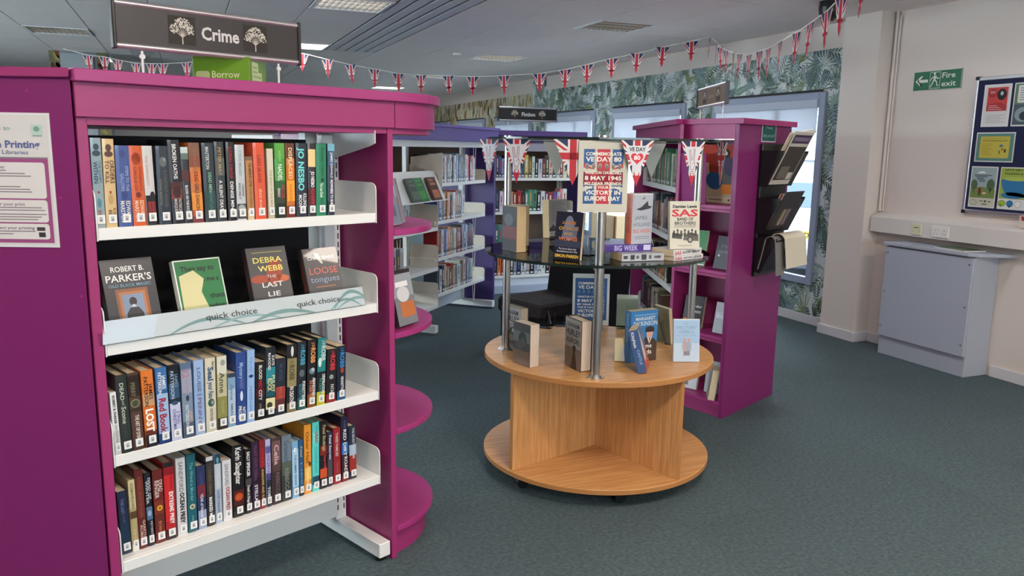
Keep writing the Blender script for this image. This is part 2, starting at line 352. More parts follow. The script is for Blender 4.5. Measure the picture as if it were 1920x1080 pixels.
# wallpaper: printed leaves on paper strips around the windows
rnd = random.Random(7)
def leafy(art, x0, y0, x1, y1, dens):
    W = [(x0, y0), (x1, y0), (x1, y1), (x0, y1)]
    art.rect(x0, y0, x1, y1, (206, 210, 208))
    G = [(70, 94, 80), (92, 116, 100), (118, 140, 126), (146, 162, 152), (112, 134, 138), (134, 152, 156), (108, 120, 74), (56, 72, 66), (170, 182, 176)]
    n = int((x1-x0+.2)*(y1-y0+.2)*dens*.62)
    for i in range(n):
        cx, cy = rnd.uniform(x0-.08, x1+.08), rnd.uniform(y0-.08, y1+.08); a = rnd.uniform(0, 2*PI); s_ = rnd.uniform(.11, .23); t = rnd.random(); c = rnd.choice(G); l = i/n*4
        def blade(px, py, ang, ln, wd, col, ll):
            d = (math.cos(ang), math.sin(ang)); e = (-d[1], d[0])
            art.poly([(px, py), (px+d[0]*ln*.35-e[0]*wd, py+d[1]*ln*.35-e[1]*wd), (px+d[0]*ln*.75-e[0]*wd*.6, py+d[1]*ln*.75-e[1]*wd*.6), (px+d[0]*ln, py+d[1]*ln), (px+d[0]*ln*.75+e[0]*wd*.6, py+d[1]*ln*.75+e[1]*wd*.6), (px+d[0]*ln*.35+e[0]*wd, py+d[1]*ln*.35+e[1]*wd)], col, ll, W)
        if t < .3:
            for k in range(11): blade(cx, cy, a-1.5+k*.3, s_*(.8+.2*math.sin(k)), .007, c if k % 2 else tuple(min(255, v+26) for v in c), l)
        elif t < .65:
            d = (math.cos(a), math.sin(a))
            for k in range(9):
                px, py = cx+d[0]*s_*1.5*k/9, cy+d[1]*s_*1.5*k/9; ln = s_*.5*math.sin(.5+2.3*k/9)
                blade(px, py, a+.85, ln, .009, c, l); blade(px, py, a-.85, ln, .009, tuple(int(v*.8) for v in c), l)
        elif t < .85:
            blade(cx, cy, a, s_*1.5, .042, c, l); blade(cx, cy, a, s_*1.45, .004, tuple(min(255, v+50) for v in c), l+.05)
        else:
            blade(cx, cy, a, s_, .06, G[4], l)
            for k in range(4):
                blade(cx+math.cos(a)*s_*(.2+.2*k), cy+math.sin(a)*s_*(.2+.2*k), a+1.1, .07, .006, G[7], l+.05); blade(cx+math.cos(a)*s_*(.2+.2*k), cy+math.sin(a)*s_*(.2+.2*k), a-1.1, .07, .006, G[7], l+.05)
A = Art()    # x = -Y
leafy(A, -11.85, ZT+.02, -5.45, 2.52, 210)
leafy(A, -5.75, ZB, -5.45, ZT+.02, 210); leafy(A, -7.43, .085, -5.45, ZB, 200)
leafy(A, -7.95, .5, -7.43, ZT+.02, 160); leafy(A, -10.15, 1.0, -9.65, ZT+.02, 130); leafy(A, -12.4, 1.0, -11.85, ZC, 110)
wp = A.obj('leaf_wallpaper', None, (XW-.0012, 0, 0), (0, -1, 0), (0, 0, 1), (-1, 0, 0), step=.0002)
tag(wp, kind='structure')
A = Art(); W = None
for (x0, y0, x1, y1) in ((-19, ZT, -12.4, 2.50), (-14.6, .9, -14.1, ZT), (-16.8, .9, -16.3, ZT), (-19, .9, -18.5, ZT)):
    A.rect(x0, y0, x1, y1, (190, 180, 156)); W = [(x0, y0), (x1, y0), (x1, y1), (x0, y1)]
    for i in range(int((x1-x0)*(y1-y0)*75)):
        A.ell(rnd.uniform(x0, x1), rnd.uniform(y0, y1), rnd.uniform(.02, .05), rnd.uniform(.05, .13), rnd.choice([(150, 112, 66), (176, 160, 84), (128, 128, 96), (214, 206, 186), (160, 136, 104), (120, 98, 74)]), 1+i % 3, 8, W, rnd.uniform(-.5, .5))
tag(A.obj('tan_wallpaper', None, (XW-.0012, 0, 0), (0, -1, 0), (0, 0, 1), (-1, 0, 0), step=.0002), kind='structure')
# free-standing column far left
q = empty('pillar', (-1.5, 11.9, 0), label='grey square pillar with patterned side strips far off above the magenta panel', cat='pillar')
MB().box(0, .66, 0, .5, 0, ZC).build('shaft', mat('pillar_grey', (128, 132, 134), .7), q)
MB().box(.13, .5, -.02, 0, 1.5, ZC-.03).build('face_panel', mat('pillar_panel', (150, 156, 160), .5), q)
A = Art()
for x0 in (0, .54):
    A.rect(x0, 1.2, x0+.12, ZC, (110, 104, 70)); W = [(x0, 1.2), (x0+.12, 1.2), (x0+.12, ZC), (x0, ZC)]
    for i in range(40): A.ell(rnd.uniform(x0, x0+.12), rnd.uniform(1.2, ZC), .03, .06, rnd.choice([(120, 50, 30), (90, 96, 60), (150, 130, 70), (60, 40, 30)]), 1+i % 2, 7, W, rnd.random())
A.obj('patterned_strip', q, (0, 0, 0), (1, 0, 0), (0, 0, 1), (0, -1, 0))

# trunking, sockets, boxed radiator, sign, notice board on the right wall
tr = tag(MB().slab([(0, .96), (.10, .96), (.10, 1.085), (.0, 1.12)], (XW, 5.04, 0), (-1, 0, 0), (0, 0, 1), (0, -1, 0), 9.0).build('trunking', mat('trunking_cream', (214, 206, 200), .45), bevel=.002), 'wide cream cable trunking running along the wall under the notice board', 'trunking')
def faceplate(y, w, col, holes, label, nm):
    g = empty(nm, (XW-.102, y, 1.02), label=label, cat='socket')
    MB().box(-.008, .003, -w/2, w/2, -.043, .043).build('plate', mat(nm+'_plate', col, .35), g, bevel=.002)
    h = MB()
    for a, b, c, d_ in holes: h.box(-.0095, -.007, a, b, c, d_)
    h.build('pin_holes', BLP, g)
H = []
for s_ in (-.037, .037): H += [(s_-.002, s_+.002, .008, .016), (s_-.014, s_-.008, -.018, -.014), (s_+.008, s_+.014, -.018, -.014), (s_-.03, s_-.026, .01, .014)]
faceplate(4.36, .147, (226, 222, 216), H, 'white double wall socket on the cream trunking', 'double_socket')
faceplate(4.575, .09, (214, 208, 176), [(-.02, .02, .012, .017), (-.03, -.026, -.01, -.006), (.02, .024, -.02, -.016)], 'yellowed single switched outlet on the trunking left of the double socket', 'single_socket')
cb = empty('radiator_cover', (0, 0, 0), label='grey boxed cupboard with screwed front panel against the cream wall', cat='cupboard')
MB().box(5.185, 5.425, 3.93, 4.71, 0, .885).build('carcass', GRY, cb, bevel=.003)
MB().box(5.165, 5.185, 3.935, 4.705, .155, .875).build('front_panel', mat('grey_board_light', (172, 177, 190), .35), cb, bevel=.002)
MB().prism([(5.15, 4.73), (5.15, 3.97), (5.19, 3.91), (5.43, 3.80), (5.43, 4.73)], .887, .912).build('top_board', GRY, cb, bevel=.003)
for y in (3.96, 4.68):
    for z in (.24, .52, .83): MB().tube((5.167, y, z), (5.160, y, z), .006, 8).build('screw', STL, cb)
mg = MB().box(-.14, .14, -.1, .1, 0, .006, (232, 230, 222)); Art().rect(-.14, -.1, .14, .1, (70, 104, 76)).rect(-.05, -.09, .13, .02, (96, 124, 84), 1).rect(-.13, .04, .05, .08, (150, 164, 140), 1).onto(mg, (0, 0, .006), (1, 0, 0), (0, 1, 0), (0, 0, 1))
mg = tag(mg.build('magazine', GLO, loc=(5.30, 4.16, .9125)), 'green magazine lying on the grey boxed cupboard under the sockets', 'magazine'); mg.rotation_euler = (0, 0, 1.45)
g = empty('exit_sign', (XW-.004, 4.83, 2.095), label='green fire exit sign with white arrow and running figure on the wall', cat='sign')
MB().box(-.002, .003, -.43, 0, 0, .148).build('plate', mat('exit_green', (38, 104, 72), .5), g)
WT = (222, 226, 214); A = Art()
for a_ in (((0, 0, .43, .004)), (0, .144, .43, .148), (0, 0, .004, .148), (.426, 0, .43, .148)): A.rect(*a_, (200, 206, 196), 1)
A.rect(.04, .062, .135, .084, WT).poly([(.018, .073), (.068, .034), (.088, .034), (.052, .073), (.088, .112), (.068, .112)][:3]+[(.05, .073)], WT).poly([(.018, .073), (.05, .073), (.088, .112), (.068, .112)], WT).poly([(.05, .073), (.068, .034), (.088, .034)], WT)
A.rect(.15, .012, .245, .016, WT).rect(.15, .132, .245, .136, WT).rect(.15, .012, .153, .136, WT).rect(.242, .012, .245, .136, WT)
A.ell(.192, .122, .010, .010, WT, 1).poly([(.183, .072), (.201, .072), (.208, .108), (.186, .108)], WT, 1)
for p in ([(.186, .106), (.162, .090), (.166, .084), (.19, .098)], [(.162, .092), (.158, .07), (.164, .07), (.168, .088)], [(.205, .106), (.226, .086), (.222, .080), (.2, .096)], [(.226, .088), (.24, .094), (.24, .088), (.224, .080)],
          [(.183, .076), (.172, .050), (.180, .047), (.196, .074)], [(.173, .052), (.156, .026), (.164, .022), (.181, .048)], [(.19, .074), (.212, .056), (.219, .062), (.202, .078)], [(.212, .060), (.214, .032), (.222, .032), (.220, .060)], [(.214, .038), (.236, .038), (.236, .031), (.214, .031)]): A.poly(p[::-1], WT, 1)
A.text('Fire', .26, .107, .042, WT, 1, .115, .012, 'l').text('exit', .26, .045, .042, WT, 1, .125, .012, 'l')
A.obj('lettering', g, (-.002, 0, 0), (0, -1, 0), (0, 0, 1), (-1, 0, 0))
nb = empty('notice_board', (XW-.02, 4.235, 1.205), label='navy felt notice board in a silver frame on the right wall', cat='notice board')
MB().box(-.005, .018, -1.35, 0, 0, .93).build('felt', mat('navy_felt', (28, 32, 66), .95), nb)
fq = MB().box(-.016, .018, -1.37, .012, -.025, .0).box(-.016, .018, -1.37, .012, .93, .955).box(-.016, .018, -.0, .022, -.012, .942)
fq.build('frame', ALU, nb, bevel=.003)
MB().box(-.018, .018, -.01, .025, .935, .96).box(-.018, .018, -.01, .025, -.03, -.005).build('corner_cap', BLP, nb, bevel=.003)
def sheet(nm, y, z, w, h, art, label):
    b = MB().box(-.0012, 0, -w, 0, 0, h, (214, 212, 208)); art.onto(b, (-.0012, 0, 0), (0, -1, 0), (0, 0, 1), (-1, 0, 0), .0003)
    return tag(b.build(nm, PRN, loc=(XW-.0262, y, z)), label, 'poster')
W_ = (206, 200, 196)
a = Art().rect(.012, .01, .198, .287, W_).rect(.03, .11, .185, .275, (196, 62, 60), 1).ell(.07, .235, .036, .03, (160, 40, 44), 2).ell(.14, .225, .036, .04, (30, 28, 32), 2).ell(.14, .232, .012, .014, (190, 180, 176), 3).poly([(.03, .112), (.185, .112), (.185, .14), (.15, .165), (.1, .17), (.03, .15)], (170, 46, 50), 2)
for k in range(3): a.rect(.045, .12+k*.013, .15-k*.02, .124+k*.013, (220, 170, 166), 3)
for k in range(5): a.rect(.035, .03+k*.012, .175-(k % 2)*.03, .033+k*.012, (150, 146, 146), 1)
for k in (0, 1): a.rect(.05, .235+k*.01, .09, .239+k*.01, (225, 180, 176), 3)
sheet('red_poster', 4.185, 1.805, .21, .297, a, 'red and white poster with a dark round picture, top left of the notice board')
a = Art().rect(.008, .008, .29, .202, (86, 130, 118)).rrect(.035, .028, .262, .182, .008, (192, 176, 70), 1)
for k in range(8): a.rect(.05, .05+k*.011, .14-(k % 3)*.015, .053+k*.011, (150, 132, 40), 2)
a.text('Need new gardening tools?', .15, .153, .010, (70, 66, 40), 2, .19, .01).text('Community Seed Library', .15, .168, .006, (90, 84, 50), 2, .16).ell(.2, .115, .014, .01, (70, 120, 130), 2).ell(.232, .08, .007, .014, (40, 40, 40), 2).ell(.212, .09, .008, .006, (150, 60, 40), 2).ell(.19, .07, .004, .014, (50, 60, 40), 2)
sheet('gardening_poster', 4.205, 1.555, .298, .21, a, 'green bordered yellow landscape poster in the middle of the notice board')
a = Art().rect(.008, .008, .202, .289, (196, 190, 170)).rect(.008, .08, .202, .289, (148, 164, 166), 1).poly([(.008, .07), (.202, .07), (.202, .135), (.1, .15), (.008, .14)], (112, 130, 66), 2)
for cx, s_ in ((.035, 1), (.165, 1.2)): a.ell(cx, .165, .026*s_, .036*s_, (76, 96, 66), 3).rect(cx-.003, .105, cx+.003, .14, (84, 66, 46), 3)
a.ell(.083, .15, .005, .006, (210, 160, 130), 5).poly([(.07, .105), (.096, .105), (.09, .145), (.076, .145)], (120, 24, 34), 4).rect(.074, .085, .08, .107, (40, 30, 34), 4).rect(.086, .085, .092, .107, (40, 30, 34), 4).ell(.12, .105, .018, .006, (220, 200, 160), 3)
a.poly([(.05, .245), (.12, .25), (.1, .262), (.07, .26)], (220, 226, 228), 2)
for k, w0 in enumerate((.17, .12, .07, .07, .06)): a.rect(.03+k*.01, .232-k*.011, .03+k*.01+w0*.8, .237-k*.011, (46, 44, 50), 3)
a.ell(.04, .035, .03, .02, (120, 140, 100), 2).ell(.04, .035, .026, .016, (196, 190, 170), 3).rect(.09, .045, .12, .05, (60, 60, 60), 2).ell(.135, .047, .008, .008, (40, 60, 40), 2).rect(.155, .043, .18, .05, (80, 100, 70), 2).rect(.11, .022, .15, .028, (60, 60, 70), 2)
sheet('park_poster', 4.215, 1.225, .21, .297, a, 'poster of a walker between two trees, bottom left of the notice board')
a = Art().rect(.008, .15, .2, .29, (90, 120, 84)).rrect(.03, .16, .2, .28, .01, (214, 212, 206), 1).rect(.008, .01, .2, .15, (70, 84, 88), 1).ell(.08, .08, .06, .05, (130, 146, 150), 2).ell(.09, .07, .035, .03, (40, 50, 54), 3)
for k in range(6): a.rect(.045, .178+k*.016, .15, .183+k*.016, (120, 120, 116), 2)
sheet('green_poster', 3.955, 1.805, .21, .297, a, 'green topped poster with dark photograph below, top right of the notice board')
a = Art().rect(.006, .006, .204, .29, (150, 168, 70)).rect(.006, .006, .204, .075, (214, 212, 208), 1).poly([(.01, .20), (.03, .14), (.07, .10), (.2, .09), (.2, .215), (.03, .215)], (42, 112, 156), 2).ell(.11, .1, .09, .022, (42, 112, 156), 2).ell(.12, .215, .09, .014, (168, 186, 84), 3)
a.text("LET'S GET", .1, .278, .012, (30, 40, 30), 3, .13, .02).text('TALKING &', .1, .252, .012, (30, 40, 30), 3, .14, .02)
a.ell(.035, .042, .027, .02, (150, 178, 60), 3).ell(.035, .042, .029, .022, (40, 50, 40), 2).poly([(.02, .03), (.03, .012), (.035, .03)], (150, 178, 60), 3).ell(.095, .042, .026, .024, (42, 112, 156), 3).poly([(.085, .025), (.095, .010), (.105, .025)], (42, 112, 156), 3).ell(.155, .042, .026, .024, (60, 60, 60), 2).ell(.155, .042, .024, .022, (222, 222, 220), 3)
sheet('teacup_poster', 3.985, 1.225, .21, .297, a, 'lime poster with a big blue teacup and speech bubbles, bottom right of the notice board')
b = MB().slab([(0, 0), (.12, 0), (.10, .085), (.02, .10)], (0, 0, 0), (0, 1, 0), (-.35, 0, 1), (-1, 0, 0), .002, (232, 214, 200)); Art().rect(.02, .05, .09, .08, (190, 60, 60)).onto(b, (-.002, 0, 0), (0, 1, 0), (-.35, 0, 1), (-1, 0, 0))
tag(b.build('leaflet', PRN, loc=(XW-.06, 3.66, 1.11)), 'cream and red leaflet propped on the trunking at the frame edge', 'leaflet')

# ------------------------------------------------------------------ books
def book_parts(w, h, d, hb, col, root=None, pages=(208, 190, 158), spine_col=None):
    t = .003 if hb else .0012; sc = spine_col or col
    c = MB().box(-w/2, -w/2+t, 0, d, 0, h, col).box(w/2-t, w/2, 0, d, 0, h, col)
    bu = .002 if hb else .0006
    c.prism([(-w/2, 0), (-w/4, -bu), (w/4, -bu), (w/2, 0), (w/2, t), (-w/2, t)], 0, h, sc)
    return c, bu
def add_pages(root, w, h, d, hb, pages=None):
    t = .003 if hb else .0012; g = .004 if hb else .0003
    m = PAG if pages is None else mat('pages_%d' % pages[0], pages, .9, noise=(3, .18, (140, 3, 3)))
    return MB().box(-w/2+t, w/2-t, t, d-g, g, h-g).build('page_block', m, root)
def spine_art(w, h, bu, bands, texts, sticker=True, hb=True):
    a = Art()
    for f0, f1, c in bands:
        W_ = w/2-.0008
        a.rect(-W_, h*(1-f1), W_, h*(1-f0), c, 0)
    for t in texts:
        s_, f0, f1, hh, xo, c = t[:6]
        a.text(s_, xo*w, h*(1-(f0+f1)/2), hh*w, c, 2, (f1-f0)*h, t[6] if len(t) > 6 else .015, rot=-PI/2)
    return a
def make_book(loc, rz, w, h, d, col, hb=True, bands=(), texts=(), label='', group=None, lean=0, sticker=.016, front=None, back=None, pages=None, tilt=0, cat='book', name='book', spine_col=None, blobs=()):
    c, bu = book_parts(w, h, d, hb, col, spine_col=spine_col)
    r = c.build(name, GLO, loc=loc); r.rotation_euler = (0, lean, rz)
    if tilt: r.rotation_euler = (tilt, lean, rz)
    tag(r, label, cat, group)
    add_pages(r, w, h, d, hb, pages)
    a = spine_art(w, h, bu, bands, texts)
    for b in blobs: a.ell(b[0]*w, h*(1-b[1]), b[2]*w, b[3]*w, b[4], 1, 12)
    if a.it: a.obj('spine_print', r, (0, -bu, 0), (1, 0, 0), (0, 0, 1), (0, -1, 0), GLO, step=.0003)
    if sticker:
        sw = min(.0105, w*.38); sx = w*.06
        q = MB().box(sx-sw, sx+sw, -bu-.0022, -bu-.0014, sticker, sticker+.024, (228, 228, 226))
        Art().rect(sx-sw*.5, sticker+.005, sx+sw*.4, sticker+.019, (176, 178, 182)).rect(sx-sw*.3, sticker+.008, sx+sw*.2, sticker+.011, (90, 92, 98), 1).onto(q, (0, -bu-.0022, 0), (1, 0, 0), (0, 0, 1), (0, -1, 0), .0002)
        q.build('spine_label', PRN, r)
    if front: front.obj('front_print', r, (w/2, 0, 0), (0, 1, 0), (0, 0, 1), (1, 0, 0), GLO)
    if back: back.obj('back_print', r, (-w/2, d, 0), (0, -1, 0), (0, 0, 1), (-1, 0, 0), GLO)
    return r
def lab16(desc, tail):
    d = desc.split(',')[0].split(); return ' '.join(d[:16-len(tail.split())]).rstrip(',')+', '+tail
K = (26, 26, 30); WT = (232, 232, 230); BK = (22, 22, 26)
ORD = ['first', 'second', 'third', 'fourth', 'fifth', 'sixth', 'seventh', 'eighth', 'ninth', 'tenth', 'eleventh', 'twelfth', 'thirteenth', 'fourteenth', 'fifteenth', 'sixteenth', 'seventeenth', 'eighteenth', 'nineteenth', 'twentieth', 'twenty-first', 'twenty-second', 'twenty-third', 'twenty-fourth', 'twenty-fifth', 'twenty-sixth', 'twenty-seventh', 'twenty-eighth', 'twenty-ninth', 'thirtieth']

# ---- magenta bookcase (crime)
CS = empty('bookcase', (0.706, 2.858, 0), math.radians(23.08), label='large magenta bookcase with white metal shelves of crime novels in the left foreground', cat='bookcase')
CX = CS.matrix_basis.copy() if False else Matrix.Translation((0.706, 2.858, 0)) @ Matrix.Rotation(math.radians(23.08), 4, 'Z')
def brk(p, x, y0, z, d, m, h=.142, flip=False, hb=None):
    hb = h if hb is None else hb
    pts = [(0, -.002), (d, -.002), (d, hb), (.03, h), (.015, h-.003), (.004, h-.011), (0, h-.025)]
    return MB().slab(pts, (x, y0, z), (0, 1, 0), (0, 0, 1), (1, 0, 0), .003).build('shelf_end', m, p)
def metal_shelf(p, x0, x1, y0, y1, z, m, fh=.034):
    s_ = 1 if y1 > y0 else -1
    q = MB().box(x0, x1, y0, y0+s_*.014, z, z+fh).box(x0, x1, y0+s_*.014, y1, z+fh-.008, z+fh)
    return q.build('shelf', m, p, bevel=.0015)
def upright(p, x, y, m, z1=1.66, slots=True):
    o = MB().box(x, x+.05, y, y+.05, .08, z1).build('upright', m, p, bevel=.002)
    if slots:
        q = MB(); z = .12
        while z < z1-.03:
            q.box(x+.008, x+.013, y-.0008, y+.001, z, z+.022).box(x+.037, x+.042, y-.0008, y+.001, z, z+.022); z += .034
        tag(q.build('slot', BLP, o), kind='stuff')
    return o
MB().box(-.024, 0, 0, .75, 0, 1.665).build('end_panel', MAG, CS, bevel=.002)
MB().box(-1.048, -1.019, 0, .75, 0, 1.665).build('end_panel', MAG, CS, bevel=.002)
MB().box(-1.05, -.002, -.014, .006, 1.665, 1.757).build('fascia', MAG, CS, bevel=.0015)
MB().box(-1.05, -.002, .744, .764, 1.665, 1.757).build('fascia', MAG, CS, bevel=.0015)
def arc(R, c, n=28, a0=-PI/2, a1=PI/2): return [(c[0]+R*math.cos(a0+(a1-a0)*i/n), c[1]+R*math.sin(a0+(a1-a0)*i/n)) for i in range(n+1)]
o1 = arc(.389, (0, .375)); i1 = arc(.369, (0, .375))[::-1]
MB().prism(o1+i1, 1.665, 1.757).build('curved_fascia', MAG, CS, smooth=True)
MB().prism([(-1.055, -.036)]+arc(.411, (0, .375))+[(-1.055, .786)], 1.757, 1.79).build('top_board', MAGD, CS, bevel=.002)
MB().prism([(-1.02, .0)]+arc(.37, (0, .375))+[(-1.02, .75)], 1.645, 1.665).build('canopy_board', MAG, CS)
for z, t in ((.131, .022), (.531, .022), (.909, .022), (1.30, .024)):
    MB().prism(arc(.378, (0, .375)), z-t, z).build('round_shelf', MAGD, CS, bevel=.002)
MB().prism(arc(.345, (0, .375))+arc(.325, (0, .375))[::-1], 0, .109).build('curved_plinth', MAG, CS, smooth=True)
LV = (.333, .667, 1.0, 1.33)
for z in LV:
    metal_shelf(CS, -1.012, -.08, 0, .28, z, WHM)
    brk(CS, -.079, 0, z, .29, WHM); brk(CS, -1.016, 0, z, .29, WHM)
    metal_shelf(CS, -1.012, -.08, .75, .46, z, WHM)
MB().slab([(.03, 0), (.30, -.055), (.30, .055), (0, .055), (0, .01)], (-.079, 0, 1.60), (0, 1, 0), (0, 0, 1), (1, 0, 0), .003).build('canopy_bracket', WHM, CS)
for x in (-.085, -1.016): upright(CS, x, .30, WHM)
upright(CS, -.15, .345, WHM, slots=False)
MB().box(-.128, -.082, .262, .298, .36, 1.64).build('strut_tube', WHM, CS, bevel=.003)
MB().box(-1.0, -.085, .287, .297, .10, .36).build('kick_panel', WHM, CS, bevel=.002)
MB().box(-1.0, -.16, .325, .335, .37, 1.62).build('back_panel', BLK, CS)
ft = MB().box(-.082, -.030, 0.004, .74, .022, .081).build('foot', WHM, CS, bevel=.003)
MB().tube((-.055, .04, 0), (-.055, .04, .024), .02, 14).build('glide', BLP, ft)
MB().box(-1.016, -.965, 0.004, .74, .022, .081).build('foot', WHM, CS, bevel=.003)
MB().box(-.083, -.058, .292, .3, 1.385, 1.44).build('fixing_plate', ALU, CS)
MB().box(-1.013, -.93, .30, .325, 1.56, 1.64).build('joint_cover', BLP, CS, bevel=.003)
# angled end unit left of it
an = math.radians(-21.0)
EU = empty('angled_end_unit', (-.262, 2.436, 0), an, label='plain magenta angled end panel with a printing notice, left edge', cat='end panel')
MB().prism([(-.85, 0), (0, 0), (-.54, .55), (-.85, .55)], 0, 1.765).build('body', PUR, EU, bevel=.002)
MB().prism([(-.86, -.012), (.004, -.012), (-.552, .56), (-.86, .56)], 1.765, 1.79).build('top_board', MAG, EU, bevel=.002)
for x, z in ((-.115, 1.73), (-.015, 1.18), (-.05, 1.45)): MB().tube((x, 0, z), (x, -.001, z), .0035, 8).build('screw_cap', MAGD, EU)
NX, NZ = -.074, 1.3
a = Art(); G1 = (206, 200, 196)
# notice frame: x 0 (right edge) going left negative
def npx(x, y): return ((x-103)/620.0*1.0, (422-y)/620.0)
a.rect(-.42, .006, -.006, .352, (206, 201, 198)).rect(-.42, .012, -.012, .238, (150, 70, 120), 1)
a.rect(-.42, .238, -.012, .242, (120, 120, 128), 1)
a.text('Stockport guide to', -.104, .318, .0115, (120, 160, 140), 2, .16, .01, 'r').text('Self Service Printing', -.03, .276, .019, (84, 92, 140), 2, .235, .03, 'r').text('Stockport Libraries', -.062, .255, .0115, (110, 116, 150), 2, .155, .012, 'r')
a.rrect(-.05, .30, -.02, .328, .004, (176, 196, 184), 2).ell(-.035, .316, .008, .007, (110, 150, 130), 3).rect(-.047, .297, -.022, .300, (130, 150, 140), 2)
for y0, y1 in ((.132, .228), (.068, .128), (.022, .064)): a.rrect(-.45, y0, -.022, y1, .008, (212, 206, 202), 2)
a.text('Send Files', -.128, .216, .009, (120, 80, 110), 3, None, .01, 'r').text('Pay for your print', -.082, .117, .009, (120, 80, 110), 3, .10, .01, 'r').text('3 - Collect your printing', -.062, .053, .008, (90, 60, 90), 3, .135, .01, 'r')
for y, x1 in ((.205, -.125), (.197, -.075), (.190, -.06), (.162, -.09), (.155, -.065), (.148, -.06), (.106, -.038), (.099, -.03), (.088, -.026), (.081, -.04), (.074, -.05), (.042, -.06), (.035, -.12)): a.rect(-.40, y, x1, y+.0028, (130, 118, 124), 3)
a.rect(-.056, .045, -.034, .055, (52, 50, 56), 3).rect(-.052, .028, -.034, .041, (44, 44, 50), 3)
nt_ = empty('notice', (0, 0, 0), label='laminated notice about self service printing on the magenta end panel', cat='notice')
nt_.matrix_world = Matrix.Translation((-.262, 2.436, 0)) @ Matrix.Rotation(an, 4, 'Z') @ Matrix.Translation((-.062, -.0012, 1.315))
MB().box(-.42, 0, -.0012, .0008, 0, .358).build('laminate', mat('laminate_white', (214, 212, 212), .3), nt_)
a.obj('print', nt_, (0, -.0013, 0), (1, 0, 0), (0, 0, 1), (0, -1, 0), PRN)

def on_case(M, x, y, z): return tuple(M @ Vector((x, y, z)))
RZ = math.radians(23.08)
GRP = {1: 'crime novels on the top shelf of the magenta bookcase', 3: 'crime novels on the third shelf of the magenta bookcase', 4: 'crime novels on the bottom shelf of the magenta bookcase'}
S1 = [(-1.001, 0.027, 0.247, 0.002), (-0.971, 0.030, 0.245, 0.004), (-0.933, 0.038, 0.227, 0.002), (-0.894, 0.036, 0.227, -0.001), (-0.860, 0.028, 0.227, -0.003), (-0.822, 0.037, 0.227, 0.002), (-0.783, 0.034, 0.245, -0.004), (-0.753, 0.023, 0.225, -0.004), (-0.723, 0.033, 0.238, -0.004), (-0.683, 0.036, 0.238, -0.002), (-0.648, 0.030, 0.242, -0.001), (-0.614, 0.027, 0.242, 0.001), (-0.583, 0.030, 0.234, 0.0), (-0.552, 0.023, 0.198, -0.001), (-0.518, 0.038, 0.241, -0.001), (-0.481, 0.022, 0.223, 0.0), (-0.448, 0.036, 0.241, 0.002), (-0.411, 0.030, 0.241, 0.003), (-0.371, 0.041, 0.242, 0.005), (-0.333, 0.029, 0.242, 0.005), (-0.296, 0.039, 0.241, 0.005), (-0.258, 0.028, 0.242, 0.005)]
S3 = [(-1.001, 0.017, 0.190, -0.004), (-0.976, 0.030, 0.237, -0.004), (-0.943, 0.032, 0.237, -0.004), (-0.905, 0.035, 0.237, -0.003), (-0.866, 0.034, 0.238, -0.001), (-0.830, 0.033, 0.240, -0.001), (-0.792, 0.033, 0.239, 0.001), (-0.756, 0.031, 0.240, 0.004), (-0.720, 0.033, 0.240, 0.006), (-0.684, 0.033, 0.240, 0.007), (-0.652, 0.026, 0.178, 0.006), (-0.620, 0.034, 0.240, 0.009), (-0.588, 0.026, 0.243, 0.011), (-0.554, 0.033, 0.197, 0.009), (-0.518, 0.035, 0.240, 0.011), (-0.481, 0.036, 0.196, 0.010), (-0.440, 0.037, 0.236, 0.012), (-0.402, 0.033, 0.239, 0.012), (-0.363, 0.033, 0.240, 0.013), (-0.326, 0.034, 0.241, 0.014), (-0.284, 0.040, 0.194, 0.012), (-0.240, 0.036, 0.198, 0.006)]
S4 = [(-0.984, 0.026, 0.203, -0.004), (-0.958, 0.020, 0.231, -0.001), (-0.935, 0.024, 0.257, -0.001), (-0.911, 0.019, 0.239, -0.001), (-0.882, 0.030, 0.240, 0.001), (-0.849, 0.031, 0.255, 0.002), (-0.813, 0.030, 0.262, 0.005), (-0.780, 0.029, 0.262, 0.005), (-0.748, 0.028, 0.215, 0.003), (-0.719, 0.024, 0.238, 0.003), (-0.693, 0.022, 0.240, 0.004), (-0.662, 0.030, 0.210, 0.004), (-0.623, 0.040, 0.250, 0.006), (-0.588, 0.023, 0.228, 0.006), (-0.560, 0.026, 0.247, 0.004), (-0.535, 0.020, 0.246, 0.004), (-0.513, 0.019, 0.243, 0.004), (-0.483, 0.033, 0.240, 0.005), (-0.444, 0.037, 0.240, 0.004), (-0.410, 0.025, 0.210, 0.003), (-0.387, 0.018, 0.209, 0.004), (-0.361, 0.028, 0.258, 0.006), (-0.329, 0.028, 0.260, 0.007), (-0.297, 0.030, 0.256, 0.006), (-0.269, 0.021, 0.208, 0.005), (-0.238, 0.030, 0.216, 0.003), (-0.204, 0.030, 0.253, 0.002), (-0.169, 0.032, 0.208, 0.0)]
